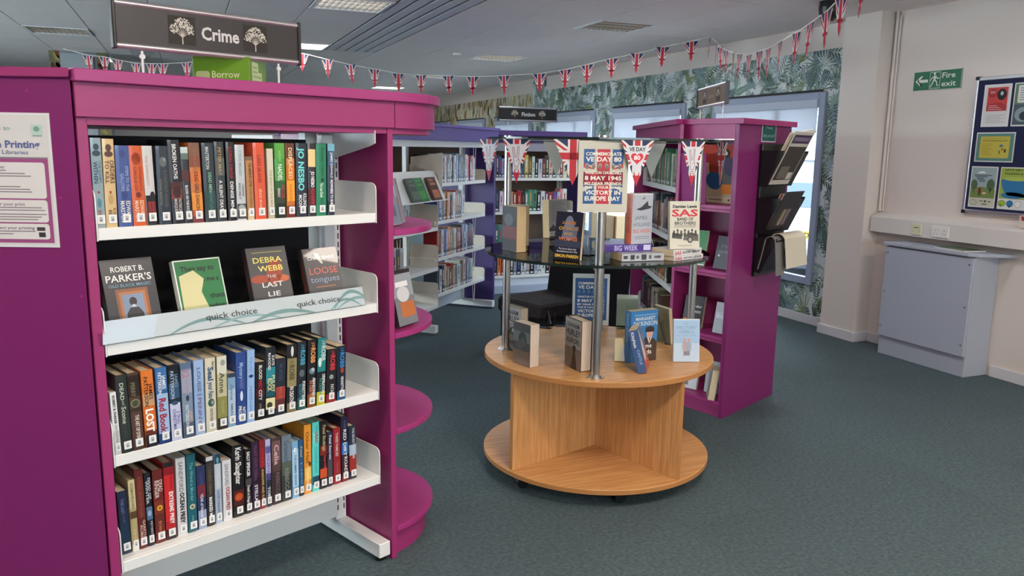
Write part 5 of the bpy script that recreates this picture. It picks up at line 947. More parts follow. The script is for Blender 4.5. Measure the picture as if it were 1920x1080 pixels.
# drooping newspaper in the lowest pocket: a sheet bent over the pocket front
def droop(rr, L1, L2, t, col, label, x0, x1, slant):
    q = MB(); prof = [(-.03, .02)]
    for i in range(9):
        th = PI*i/8; prof.append((-.075-rr+rr*math.cos(th)*1.0+.0, .20+slant*0+rr*math.sin(th)))
    prof = [(-.04, .03), (-.06, .12)]+prof[1:]+[(-.075-2*rr-.02, .20-L2)]
    for (y0, z0), (y1, z1) in zip(prof, prof[1:]):
        n = Vector((0, -(z1-z0), y1-y0)).normalized()
        q.slab([(x0, 0), (x1, 0), (x1, 1), (x0, 1)], (0, y0, z0), (1, 0, 0), (0, y1-y0, z1-z0), n, t, col)
    for (y0, z0), (y1, z1) in (tuple(prof[-2:]),):
        n = Vector((0, -(z1-z0), y1-y0)).normalized(); ln = math.hypot(y1-y0, z1-z0); W_ = x1-x0; a = Art()
        for c_ in range(max(1, int(W_/.07))):
            for k in range(9): a.rect(.01+c_*.07, .02*ln/.16+k*.0145, .065+c_*.07-(k % 4 == 3)*.02, .02*ln/.16+k*.0145+.006, (140, 134, 124) if sum(col) > 400 else (80, 78, 76))
        a.rect(W_*.3, .002, W_*.9, .016, (70, 50, 60), 1)
        d_ = Vector((0, y1-y0, z1-z0)).normalized(); a.onto(q, Vector((x0, y0, z0))+n*t, (1, 0, 0), d_, n)
    r = q.build('newspaper', PRN); r.matrix_world = TR @ Matrix.Translation((0, 0, .02)); return tag(r, label, 'newspaper')
droop(.05, .2, .16, .004, (206, 196, 176), 'cream newspaper flopped over the front of the lowest rack pocket', .06, .36, 0)
droop(.035, .2, .20, .004, (120, 116, 112), 'grey folded newspaper hanging at the left of the lowest pocket', -.01, .10, 0)
paper([(0, 0), (.2, 0), (.2, .2), (0, .2)], (.1, -.05, .04), (1, 0, 0), sl, nn, .003, (70, 110, 60), Art().rect(.0, .0, .1, .2, (200, 206, 206)), 'green and white leaflet low in the bottom rack pocket', TR)
# sign seen from behind over the right case
T = Matrix.Translation((3.156+.362*.72, 4.04+.932*.72, 1.915)) @ Matrix.Rotation(math.atan2(-.932, -.362), 4, 'Z')
header_sign(T, .74, .125, 'Non Fiction', .13, .03, 'brownish section sign with two trees above the right magenta bookcase', mat('sepia_panel', (128, 108, 92), .8), 0, posts=(.1, .9), ph=.125, col=(150, 136, 120), treecol=(150, 130, 110))

# ---------------------------------------------------------------- round display table
TX, TY = 1.897, 3.452
TB = empty('display_table', (TX, TY, 0), label='round two tier oak display table with steel poles and glass shelf in the centre', cat='display table')
def disc(R, z0, z1, n=96, c=(0, 0)): return MB().prism([(c[0]+R*math.cos(2*PI*i/n), c[1]+R*math.sin(2*PI*i/n)) for i in range(n)], z0, z1)
disc(.57, .575, .60).build('top_board', OAKH, TB, bevel=.0015); disc(.57, .076, .10).build('base_board', OAKH, TB, bevel=.0015)
disc(.5715, .577, .598).build('edge_band', mat('oak_edge', (176, 120, 68), .4), TB); disc(.5715, .078, .098).build('edge_band', MATS['oak_edge'], TB)
ang0 = math.atan2(2.901-3.442, 2.043-1.887)
for k in range(4):
    a0 = ang0+PI/2*k
    if k == 3: a0 = math.atan2(3.278-3.442, 1.346-1.887)
    if k == 2: a0 = ang0+PI
    if k == 1: a0 = math.atan2(3.278-3.442, 1.346-1.887)+PI
    d = Vector((math.cos(a0), math.sin(a0), 0)); n = Vector((-d.y, d.x, 0))
    o = MB().box(0.009 if k % 2 else -.012, .555, -.011, .011, .10, .575).build('upright_panel', OAKV, TB, bevel=.001); o.rotation_euler = (0, 0, a0)
    e = MB().box(.555, .5565, -.0105, .0105, .101, .574).build('edge_strip', MATS['oak_edge'], TB); e.rotation_euler = (0, 0, a0)
for a0 in (-100, -45, 20, 80, 140, 200):
    cx, cy = .47*math.cos(math.radians(a0)), .47*math.sin(math.radians(a0))
    c_ = MB().tube((cx-.03, cy-.012, .028), (cx-.03, cy+.012, .028), .028, 18).tube((cx-.03, cy+.018, .028), (cx-.03, cy+.036, .028), .028, 18).box(cx-.02, cx+.02, cy-.015, cy+.035, .045, .076)
    c_.build('castor', BLP, TB)
PA = [math.radians(a) for a in (159.4, 240.6, 339.4, 60.6)]
for a0 in PA:
    x, y = .466*math.cos(a0), .466*math.sin(a0) 
    if a0 == PA[1]: x, y = -.245, -.434
    p = MB().tube((x, y, .6), (x, y, 1.639), .0185, 24).build('pole', STL, TB, smooth=True)
    MB().tube((x, y, .6), (x, y, .605), .038, 24).tube((x, y, .605), (x, y, .612), .026, 24).build('base_flange', STL, p, smooth=True)
    MB().tube((x, y, 1.651), (x, y, 1.660), .024, 20).build('cap', STL, p, smooth=True)
    MB().tube((x, y, 1.085), (x, y, 1.099), .024, 20).build('glass_clamp', STL, p, smooth=True)
gsh = disc(.546, 1.10, 1.112, 96, (-.028, .0)).build('glass_shelf', GLS, TB)
q = MB(); N_ = 96
for i in range(N_):
    a0, a1 = 2*PI*i/N_, 2*PI*(i+1)/N_; f = lambda r, a: (r*math.cos(a)-.028, r*math.sin(a))
    q.add([(*f(.5462, a0), 1.0995), (*f(.5462, a1), 1.0995), (*f(.5462, a1), 1.1125), (*f(.5462, a0), 1.1125)], [(0, 1, 2, 3)])
q.build('glass_edge', mat('glass_edge', (26, 40, 36), .15), TB)
disc(.558, 1.640, 1.650, 96, (-.012, 0)).build('glass_top', GLS, TB)
q = MB()
for i in range(N_):
    a0, a1 = 2*PI*i/N_, 2*PI*(i+1)/N_; f = lambda r, a: (r*math.cos(a)-.012, r*math.sin(a))
    q.add([(*f(.5582, a0), 1.6395), (*f(.5582, a1), 1.6395), (*f(.5582, a1), 1.6505), (*f(.5582, a0), 1.6505)], [(0, 1, 2, 3)])
q.build('glass_edge', MATS['glass_edge'], TB)

# ---- bunting
NAVY, URED, UWH = (28, 38, 78), (182, 32, 46), (214, 210, 208)
def pennant_art(w, h, kind, navy=NAVY, red=URED):
    T = [(0, -h), (w/2, 0), (-w/2, 0)]; a = Art().poly(T, navy, 0)
    def band(x0, y0, x1, y1, th, col, l, win=T):
        dx, dy = x1-x0, y1-y0; n = math.hypot(dx, dy); nx, ny = -dy/n*th, dx/n*th
        p = [(x0-nx, y0-ny), (x1-nx, y1-ny), (x1+nx, y1+ny), (x0+nx, y0+ny)]; a.poly(p, col, l, win)
    if kind == 'small':
        band(-w*.62, .04*h, 0, -h*.62, w*.10, UWH, 1); band(w*.62, .04*h, 0, -h*.62, w*.10, UWH, 1)
        band(-w*.60, .05*h, 0, -h*.60, w*.035, red, 2); band(w*.60, .05*h, 0, -h*.60, w*.035, red, 2)
        band(0, .1, 0, -h*1.1, w*.15, UWH, 3); band(-w, -h*.60, w, -h*.60, h*.075, UWH, 3); band(0, .1, 0, -h*1.1, w*.10, red, 4); band(-w, -h*.60, w, -h*.60, h*.045, red, 4)
    else:
        band(-w*.9, .2*h, w*.9, -h*.9, w*.09, UWH, 1); band(w*.9, .2*h, -w*.9, -h*.9, w*.09, UWH, 1); band(-w*.9, .2*h, w*.9, -h*.9, w*.03, red, 2); band(w*.9, .2*h, -w*.9, -h*.9, w*.03, red, 2)
        band(0, .1, 0, -h*1.1, w*.14, UWH, 3); band(-w, -h*.36, w, -h*.36, w*.14, UWH, 3); band(0, .1, 0, -h*1.1, w*.085, red, 4); band(-w, -h*.36, w, -h*.36, w*.085, red, 4)
    if kind in ('ve', 'hand'):
        a.poly([(0, -h*.83), (w*.36, -h*.115), (-w*.36, -h*.115)], (206, 206, 210), 5); a.poly([(0, -h), (w*.12, -h*.76), (-w*.12, -h*.76)], red, 6, T)
    if kind == 've':
        a.text('VE DAY', 0, -h*.19, h*.085, (26, 26, 32), 6, w*.5, .03)
        P = []
        for i in range(24):
            t = 2*PI*i/24; P.append((w*.012*16*math.sin(t)**3, -h*.38+w*.012*(13*math.cos(t)-5*math.cos(2*t)-2*math.cos(3*t)-math.cos(4*t))))
        a.it.append((P, [tuple(range(24))[::-1]], (206, 44, 60), 6)); a.text('80', 0, -h*.37, h*.09, (236, 236, 236), 7, w*.2, .03)
    if kind == 'hand':
        c = (150, 120, 124)
        for s_ in ((-.10, -.18, -.05, -.42), (-.16, -.20, -.10, -.46), (-.10, -.18, -.16, -.2), (.04, -.16, .0, -.40), (.09, -.17, .06, -.42), (.04, -.16, .09, -.17), (-.10, -.46, -.08, -.62), (.06, -.42, .10, -.5), (.10, -.5, .06, -.62), (-.05, -.42, .0, -.40), (-.08, -.62, .06, -.62), (-.07, -.66, .06, -.66), (-.02, -.5, .06, -.46), (-.07, -.7, .05, -.7)):
            band(s_[0]*w, s_[1]*h, s_[2]*w, s_[3]*h, w*.012, c, 6)
    return a
def pennant_mesh(w, h, kind, rear=True):
    q = MB().slab([(0, -h), (w/2, 0), (-w/2, 0)], (0, 0, 0), (1, 0, 0), (0, 0, 1), (0, 1, 0), .001, (196, 190, 180))
    a = pennant_art(w, h, kind); a.onto(q, (0, 0, 0), (1, 0, 0), (0, 0, 1), (0, -1, 0), .0003)
    if rear: a.onto(q, (0, .001, 0), (-1, 0, 0), (0, 0, 1), (0, 1, 0), .0003)
    return q
def bunting(pts, flags, w, h, label, yaw_tab=None):
    P = [Vector(p) for p in pts]
    root = MB().path(P, .004, 6, col=(222, 214, 204)).build('bunting', PRN); tag(root, label, 'bunting'); base = None
    for k, (f, yaw) in enumerate(flags):
        if base is None: base = o = pennant_mesh(w, h, 'small').build('pennant', PRN, root)
        else: o = base.copy(); COL.objects.link(o); o.parent = root
        o.location = f; o.rotation_euler = (rb.uniform(-.08, .08), rb.uniform(-.06, .06), yaw+rb.uniform(-.18, .18)); 
    return root
s1 = [(-1.01, 11.38, 2.65), (-.82, 11.25, 2.63), (-.67, 11.14, 2.59), (-.46, 10.99, 2.55), (-.28, 10.86, 2.54), (-.16, 10.78, 2.54), (.11, 10.58, 2.55), (.31, 10.45, 2.58), (.58, 10.25, 2.66), (.81, 10.09, 2.68), (1.35, 9.71, 2.64), (1.6, 9.53, 2.57), (1.83, 9.36, 2.51), (2.07, 9.2, 2.46), (2.3, 9.03, 2.41), (2.52, 8.88, 2.39), (2.78, 8.69, 2.38), (3.01, 8.53, 2.37), (3.3, 8.33, 2.38), (3.62, 8.1, 2.40), (3.85, 7.93, 2.44), (4.04, 7.8, 2.49), (4.25, 7.65, 2.55), (4.47, 7.5, 2.6), (4.68, 7.34, 2.66), (4.92, 7.18, 2.715)]
ya = math.atan2(-4.31, 6.08)
bunting([(-1.3, 11.6, 2.735)]+s1+[(4.98, 7.13, 2.735)], [((x, y, z-.002), ya) for x, y, z in s1], .155, .205, 'long string of union flag pennants sagging across the ceiling between cases and windows')
s2 = [(4.76, 6.64, 2.68), (4.61, 6.33, 2.59), (4.55, 6.19, 2.53), (4.43, 5.94, 2.47), (4.3, 5.66, 2.41), (4.21, 5.46, 2.38), (4.09, 5.19, 2.34), (3.96, 4.91, 2.33), (3.86, 4.69, 2.32), (3.74, 4.43, 2.33), (3.6, 4.12, 2.34), (3.49, 3.88, 2.36), (3.37, 3.63, 2.38), (3.27, 3.42, 2.42), (3.16, 3.16, 2.47)]
yb = math.atan2(7.132-3.386, 4.982-3.26)
bunting([(4.98, 7.13, 2.735)]+s2+[(2.8, 2.4, 2.735)], [((x, y, z-.002), yb) for x, y, z in s2], .15, .205, 'string of union flag pennants running from the window corner toward the camera dome')
# table bunting hung from the top rail
tb = MB().path([(TX-.012+.563*math.cos(2*PI*i/48), TY+.563*math.sin(2*PI*i/48), 1.640) for i in range(49)], .0025, 5, col=(20, 20, 24)).build('bunting', PRN)
tag(tb, 'ring of large victory day pennants hung around the top rail of the round table', 'bunting')
for (px, py, yaw, kind, w) in ((1.355, 3.255, -.75, 'hand', .13), (1.512, 3.02, -.42, 'plain', .165), (1.745, 2.895, -.25, 've', .14), (2.012, 2.885, -.05, 'hand', .115), (2.235, 2.985, -1.9, 'plain', .14), (1.322, 3.51, -1.25, 'hand', .14), (1.914, 4.025, 2.75, 'plain', .15), (2.37, 3.775, 2.35, 'plain', .15)):
    o = pennant_mesh(w, .19, kind, rear=False).build('pennant', PRN, tb); o.location = (px, py, 1.640); o.rotation_euler = (0, 0, yaw)
# ---- posters on the table
def ve_poster(col):
    blue = (40, 84, 140); red = (186, 44, 60); a = Art()
    if col == 'flag':
        a.rect(.0, 0, .21, .297, (196, 192, 176)); x0, x1, y0, y1 = .022, .188, .035, .262
        a.rect(x0, y0, x0+.046, y1, blue, 1).rect(x1-.046, y0, x1, y1, blue, 1)
        a.rect(x0+.056, y0, x1-.056, y1, red, 1).rect(x0, .118, x1, .168, red, 1).rect(x0, .112, x1, .118, (196, 192, 176), 1).rect(x0, .168, x1, .174, (196, 192, 176), 1)
        for s_ in (1, -1):
            cx = .105; a.poly([(cx-s_*.083, .105), (cx-s_*.04, .108), (cx-s_*.083, .085)][::s_], (196, 192, 176), 2).poly([(cx+s_*.083, .205), (cx+s_*.037, .178), (cx+s_*.083, .186)][::s_], red, 2)
        a.rect(x0, .168, x0+.046, .196, (196, 192, 176), 1.5).rect(x1-.046, .168, x1, .196, (196, 192, 176), 1.5)
        tc = (232, 228, 214); dc = (120, 60, 50)
    else:
        a.rect(0, 0, .21, .297, (196, 200, 200)); a.rect(.014, .03, .196, .272, blue, 1); tc = (226, 228, 226)
    rows = [('COMMEMORATE', .243, .014, .15), ('VE DAY 80', .221, .019, .15), ('WINSTON CHURCHILL', .165, .011, .155), ('8 MAY 1945', .143, .017, .155), ('MY DEAR FRIENDS', .121, .011, .155), ('THIS IS YOUR HOUR', .104, .010, .155), ('VICTORY IN', .083, .017, .15), ('EUROPE DAY', .058, .018, .15)]
    for t, y, h_, w in rows: a.text(t, .105, y, h_, tc, 4, w, .03)
    for k in range(6): a.ell(.036+k*.0275, .193, .008, .012, (96, 130, 170) if col != 'flag' else (150, 140, 128), 3).ell(.036+k*.0275, .187, .005, .008, (70, 106, 150) if col != 'flag' else (110, 106, 100), 3.5)
    return a
def sheet_obj(nm, art, T, w, h, label, cat, col=(214, 212, 204)):
    q = MB().box(0, w, 0, .002, 0, h, col); art.onto(q, (0, 0, 0), (1, 0, 0), (0, 0, 1), (0, -1, 0), .0003); r = q.build(nm, PRN); r.matrix_world = T; return tag(r, label, cat)
sheet_obj('poster', ve_poster('flag'), Matrix.Translation((1.528, 3.00, 1.34)) @ Matrix.Rotation(math.radians(-20), 4, 'Z') @ Matrix.Rotation(.0, 4, 'X'), .21, .297, 'cream union flag VE Day 80 poster hung on the front pole of the table', 'poster')
sheet_obj('poster', ve_poster('blue'), Matrix.Translation((2.025, 4.0, .605)) @ Matrix.Rotation(math.radians(-24), 4, 'Z') @ Matrix.Rotation(-.06, 4, 'X'), .21, .297, 'blue VE Day 80 poster standing at the back of the oak table top', 'poster')
# ---- books standing on the table; ydir = spine to fore edge
def tbook(x, y, z, ydir, w, d, h, hb, col, label, art=None, lean=0, tilt=0, back=None, spine=(), sc=None, gap=0, pages=None):
    c, bu = book_parts(w, h, d, hb, col, spine_col=sc); r = c.build('book', GLO); add_pages(r, w, h, d, hb, pages)
    rz = math.atan2(ydir[1], ydir[0])-PI/2
    r.matrix_world = Matrix.Translation((x, y, z)) @ Matrix.Rotation(rz, 4, 'Z') @ Matrix.Rotation(tilt, 4, 'X') @ Matrix.Rotation(lean, 4, 'Y')
    if art: art.obj('front_print', r, (w/2, 0, 0), (0, 1, 0), (0, 0, 1), (1, 0, 0), GLO)
    if back: back.obj('back_print', r, (-w/2, d, 0), (0, -1, 0), (0, 0, 1), (-1, 0, 0), GLO)
    if spine:
        a = Art()
        for t in spine: a.text(t[0], t[4]*w, h*(1-(t[1]+t[2])/2), t[3]*w, t[5], 2, (t[2]-t[1])*h, .012, rot=-PI/2)
        a.obj('spine_print', r, (0, -bu, 0), (1, 0, 0), (0, 0, 1), (0, -1, 0), GLO, step=.0003)
    return tag(r, label, 'book')
PG = (214, 184, 140)
ZW, ZG = .601, 1.1135
a = cover_art(.155, .225, (150, 146, 142)).rect(.001, .0, .154, .09, (70, 56, 46), 1).text('GRAHAM', .07, .198, .024, (26, 26, 28), 2, .12, .02).text('HURLEY', .072, .165, .030, (26, 26, 28), 2, .135, .02).text('ESTOCADA', .075, .128, .024, (34, 32, 32), 2, .13, .01).ell(.08, .07, .035, .03, (34, 28, 26), 2).ell(.08, .07, .022, .019, (96, 76, 60), 3).poly([(.05, .09), (.08, .1), (.09, .125), (.07, .12)], (30, 26, 26), 3)
tbook(1.478, 3.66, ZW, (.283, -.959), .05, .15, .225, True, (60, 50, 46), 'grey and brown hardback with heavy black lettering at the left of the oak top', a)
a = cover_art(.125, .2, (60, 56, 54)).rect(.001, .0, .124, .07, (96, 76, 58), 1).rect(.001, .11, .124, .16, (90, 96, 96), 1).ell(.07, .12, .03, .04, (40, 38, 38), 2).poly([(.02, .1), (.08, .14), (.1, .1), (.05, .07)], (70, 66, 62), 3)
tbook(1.43, 3.385, ZW, (.27, -.96), .055, .125, .2, False, (50, 46, 44), 'fat dark paperback with thick cream pages, front left of the oak top', a, pages=(206, 188, 170))
a = cover_art(.15, .235, (140, 138, 134)).rect(.001, 0, .149, .1, (110, 96, 86), 1).text('GRAHAM', .072, .205, .022, (60, 58, 58), 2, .115, .01).text('HURLEY', .075, .172, .030, (44, 42, 42), 2, .13, .01).text('AURORE', .075, .132, .026, (56, 52, 50), 2, .12, .01).poly([(.06, 0), (.115, 0), (.105, .05), (.095, .08), (.105, .105), (.09, .115), (.07, .105), (.08, .08), (.07, .05)], (40, 34, 32), 3)
tbook(1.645, 3.258, ZW, (.05, -1), .058, .148, .237, True, (26, 24, 26), 'grey one-word titled hardback standing beside the front pole of the oak top', a, pages=(206, 188, 160))
a = cover_art(.158, .25, (54, 118, 176)).text('MARGARET', .085, .212, .017, (206, 214, 210), 2, .115, .01).text('DICKINSON', .085, .188, .021, (206, 214, 210), 2, .14, .01).rect(.02, .228, .15, .231, (150, 190, 214), 2)
a.poly([(.05, 0), (.157, 0), (.157, .09), (.14, .11), (.09, .12), (.06, .1)], (66, 52, 44), 2).poly([(.096, .122), (.128, .122), (.112, .085)], (220, 214, 206), 3).poly([(.108, .118), (.117, .118), (.1125, .09)], (40, 36, 36), 4).ell(.112, .138, .019, .025, (206, 160, 140), 4).ell(.112, .158, .027, .014, (52, 44, 40), 5).rect(.088, .144, .137, .151, (40, 34, 32), 6).ell(.105, .139, .002, .0015, (60, 40, 40), 6).ell(.119, .139, .002, .0015, (60, 40, 40), 6).rect(.107, .126, .117, .128, (170, 70, 70), 6)
a.ell(.05, .15, .012, .016, (200, 150, 130), 4).ell(.05, .163, .014, .008, (60, 50, 46), 5)
a.text('Wartime', .07, .078, .022, WTE, 7, .11, .01).text('Friends', .075, .048, .022, WTE, 7, .1, .01)
tbook(1.915, 3.195, ZW, (.99, .1), .045, .158, .25, False, (50, 110, 168), 'blue paperback with a capped woman on its cover, right of the front pole', a, tilt=0, spine=[('MARGARET DICKINSON', .05, .6, .3, 0, (150, 180, 200))])
a = cover_art(.13, .2, (150, 80, 74)).rect(0, .1, .13, .2, (90, 110, 140), 1).ell(.05, .09, .03, .05, (206, 170, 160), 2).rect(.01, .02, .12, .045, (190, 60, 60), 2).poly([(.02, .05), (.06, .06), (.04, .19), (.03, .19)], (220, 220, 226), 3)
tbook(1.880, 2.995, ZW+.004, (.62, .78), .04, .13, .2, False, (62, 92, 140), 'blue spined jacketed paperback leaning left at the table front', a, lean=-.27, spine=[('CASTLE', .45, .8, .3, .16, (170, 190, 220)), ('Kitty', .04, .24, .36, -.05, WTE), ('Neale', .22, .4, .36, -.05, WTE)])
a = cover_art(.125, .2, (176, 194, 212)).rect(.0, .09, .125, .2, (150, 178, 206), 1).text('THE', .06, .182, .008, (120, 150, 180), 2, .02).text('FACTORY', .063, .165, .014, (110, 140, 170), 2, .095).text('GIRLS', .063, .145, .014, (110, 140, 170), 2, .07).text('OF LARK LANE', .063, .128, .009, (130, 160, 186), 2, .09).ell(.055, .075, .012, .03, (170, 150, 150), 3).ell(.075, .073, .012, .03, (150, 156, 170), 3).ell(.055, .108, .007, .008, (186, 150, 140), 4).ell(.075, .106, .007, .008, (186, 150, 140), 4).rect(.05, .03, .08, .05, (130, 120, 130), 3)
tbook(2.135, 3.135, ZW, (.945, -.33), .018, .127, .205, False, (206, 214, 222), 'pale blue paperback in a clear jacket at the right of the oak top', a, lean=-.14)
tbook(2.325, 3.565, ZW, (.05, -1), .022, .13, .19, False, (116, 108, 84), 'olive backed paperback turned away on a stand, right rear of the oak top', None, lean=.12)
tbook(2.27, 3.92, ZW, (.86, -.5), .02, .12, .18, False, (150, 156, 140), 'pale greenish paperback behind a clear stand right of the blue poster', None, lean=-.15)
tbook(1.87, 3.235, ZW, (.62, -.3), .012, .05, .11, False, (190, 160, 60), 'small yellow booklet with a dark red mark behind the leaning blue book', None, lean=-.2)
# glass shelf
a = cover_art(.13, .215, (70, 68, 72)).rect(.001, .06, .129, .12, (120, 70, 74), 1).rect(.001, .12, .129, .214, (60, 64, 72), 1).ell(.06, .15, .04, .03, (96, 100, 106), 2)
tbook(1.448, 3.585, ZG, (.16, -.985), .055, .13, .215, False, (58, 56, 60), 'fat paperback showing cream fore edge at the left of the glass shelf', a, pages=PG)
tbook(1.53, 3.80, ZG, (.5, -.8), .035, .13, .205, False, (96, 92, 88), 'cream topped paperback leaning behind the left one on the glass shelf', None, pages=PG)
a = Art().rect(.002, .002, .148, .208, (150, 148, 150)).rect(.002, .002, .148, .055, (44, 42, 46), 1).poly([(.01, .055), (.03, .075), (.05, .06), (.08, .08), (.1, .06), (.14, .07), (.14, .05)][::-1], (60, 58, 60), 2).rect(.0, .01, .055, .035, (214, 214, 212), 3)
for k in range(9): a.rect(.006+k*.005, .014, .0085+k*.005, .031, (30, 30, 34), 4)
for k in range(11): a.rect(.02, .09+k*.01, .13-(k % 3)*.02, .0935+k*.01, (110, 108, 112), 2)
tbook(1.985, 4.045, ZG, (-.93, -.37), .05, .15, .21, False, (120, 118, 120), 'paperback seen from behind with a barcode at the rear of the glass shelf', None, back=a, pages=PG, lean=.06)
a = cover_art(.135, .21, (36, 38, 54)).rect(.001, .001, .134, .05, (24, 26, 40), 1).ell(.07, .14, .026, .055, (150, 150, 170), 1).poly([(.035, .09), (.11, .1), (.115, .15), (.04, .14)], (120, 124, 150), 2).rect(.001, .055, .134, .085, (60, 66, 84), 1)
a.text('A GAME', .068, .163, .014, (236, 150, 50), 3, .07, .02).text('OF BIRDS', .068, .138, .015, (236, 170, 60), 3, .10, .02).text('AND', .068, .115, .014, (236, 180, 70), 3, .045, .02).text('WOLVES', .068, .092, .016, (240, 130, 50), 3, .095, .02).text('The Secret Game that', .07, .047, .008, (226, 226, 230), 3, .09, .01).text('Revolutionised the War', .07, .035, .008, (226, 226, 230), 3, .105, .01).text('SIMON PARKIN', .068, .015, .014, (236, 190, 70), 3, .12, .03)
tbook(1.535, 3.228, ZG, (.57, -.82), .02, .135, .212, False, (40, 40, 56), 'dark paperback with orange lettering at the front of the glass shelf', a, lean=-.12)
def flat_book(x, y, z, yaw, L, D, T, col, label, spine, sw=None, pages=None):
    # lying book: spine along local x facing the reader, local y goes in
    c, bu = book_parts(T, L, D, False, col); r = c.build('book', GLO); add_pages(r, T, L, D, False, pages)
    r.matrix_world = Matrix.Translation((x, y, z+T/2)) @ Matrix.Rotation(yaw, 4, 'Z') @ Matrix(((0, 0, 1, 0), (0, 1, 0, 0), (-1, 0, 0, 0), (0, 0, 0, 1)))
    a = Art()
    for t in spine:
        if t[0] is None: a.rect(-T/2*t[3]*2, L*t[1], T/2*t[3]*2, L*t[2], t[4], 0)
        else: a.text(t[0], 0, L*(t[1]+t[2])/2, t[3]*T, t[4], 2, (t[2]-t[1])*L, .02, rot=PI/2)
    a.obj('spine_print', r, (0, -bu, 0), (-1, 0, 0), (0, 0, 1), (0, -1, 0), GLO, step=.0003) if False else None
    b = Art()
    for t in spine:
        if t[0] is None: b.rect(L*t[1], -T*t[3], L*t[2], T*t[3], t[4], 0)
        else: b.text(t[0], L*(t[1]+t[2])/2, 0, t[3]*T, t[4], 2, (t[2]-t[1])*L, .02)
    b.obj('spine_print', r, (0, -bu, 0), (0, 0, 1), (-1, 0, 0), (0, -1, 0), GLO, step=.0003)
    return tag(r, label, 'book')
yw = math.atan2(3.016-3.038, .2)
flat_book(1.775, 3.038, ZG, yw, .205, .135, .036, (150, 152, 156), 'silver and black spined paperback lying at the bottom of the purple stack', [(None, 0, 1, .42, (176, 178, 182)), (None, .04, .14, .2, (60, 60, 64)), (None, .2, .3, .3, (50, 50, 54)), (None, .34, .4, .2, (90, 90, 96)), (None, .46, .58, .34, (56, 56, 60)), (None, .64, .7, .25, (90, 92, 98)), (None, .76, .92, .16, (70, 70, 76))], pages=PG)
flat_book(1.722, 3.10, ZG+.0365, yw+.02, .232, .15, .034, (70, 46, 130), 'purple spined paperback lying on top of the silver one', [('BIG', .2, .36, .7, (190, 180, 226)), ('WEEK', .4, .7, .7, (190, 180, 226)), (None, .82, .97, .36, (200, 196, 226))])
a = cover_art(.115, .22, (176, 180, 190)).text('JAMES', .05, .118, .017, (110, 120, 136), 2, .07).text('HOLLAND', .058, .088, .017, (110, 120, 136), 2, .095).text('BIG WEEK', .058, .058, .018, (216, 110, 80), 2, .098).poly([(.02, .155), (.05, .165), (.085, .192), (.09, .17), (.11, .168), (.1, .158), (.05, .15)], (50, 52, 62), 2).poly([(.05, .2), (.062, .205), (.07, .216), (.066, .2)], (60, 62, 70), 2).rect(.02, .03, .1, .034, (140, 146, 160), 2).rect(.02, .022, .1, .025, (140, 146, 160), 2)
tbook(1.838, 3.096, ZG+.071, (.95, .12), .042, .115, .225, False, (206, 206, 210), 'orange spined book with a bomber on its grey cover atop the purple stack', a, sc=(214, 90, 36), spine=[('HOLLAND', .06, .44, .5, 0, (160, 44, 20)), ('BIG WEEK', .46, .8, .4, 0, (150, 50, 30))])
a = cover_art(.13, .21, (130, 128, 120)).rect(.02, .05, .11, .15, (90, 90, 86), 1)
tbook(1.895, 3.215, ZG, (.93, .2), .02, .13, .25, False, (150, 146, 136), 'grey patterned hardback behind the orange spined book on the glass shelf', a)
flat_book(2.012, 2.985, ZG, .27, .20, .13, .021, (206, 204, 206), 'white paperback with red initials lying at the bottom of the right stack', [('SAS', .04, .26, .62, (190, 44, 60)), ('GHOST PATROL', .32, .62, .4, (90, 90, 96)), ('LEWIS', .66, .94, .5, (60, 60, 66))])
flat_book(2.008, 2.985, ZG+.0215, .30, .20, .13, .027, (214, 212, 212), 'white paperback with red initials lying on top of the other one, right stack', [('SAS', .04, .26, .62, (196, 40, 56)), ('GREAT ESCAPES', .3, .58, .36, (90, 90, 96)), ('DAMIEN LEWIS', .64, .94, .36, (30, 30, 36))])
a = cover_art(.148, .215, (206, 200, 182)).text('Damien Lewis', .074, .192, .013, (24, 24, 28), 2, .12, .04).text('SAS', .074, .163, .031, (196, 34, 46), 2, .13, .03).text('BAND OF', .076, .135, .014, (30, 28, 28), 2, .08, .02).text('BROTHERS', .076, .117, .014, (30, 28, 28), 2, .105, .02).rect(.02, .104, .13, .106, (120, 110, 96), 2).rect(.02, .098, .13, .1, (120, 110, 96), 2)
a.poly([(.01, .05), (.06, .045), (.06, .065), (.012, .075)], (70, 66, 60), 2).poly([(.065, .04), (.142, .035), (.142, .065), (.1, .075), (.07, .06)], (96, 90, 80), 2).ell(.1, .042, .014, .015, (50, 48, 44), 3).ell(.1, .042, .008, .009, (170, 160, 140), 4)
for k in range(7): a.ell(.02+k*.018, .078+(k % 2)*.006, .0045, .007, (60, 56, 50), 3).ell(.02+k*.018, .066, .007, .01, (84, 78, 68), 2)
a.rect(.04, .015, .11, .018, (150, 140, 120), 2)
tbook(2.005, 3.02, ZG+.0495, (.90, -.10), .02, .148, .215, False, (210, 204, 190), 'cream book with large red initials standing on the right stack of the glass shelf', a, lean=-.10)
I4 = Matrix.Identity(4)
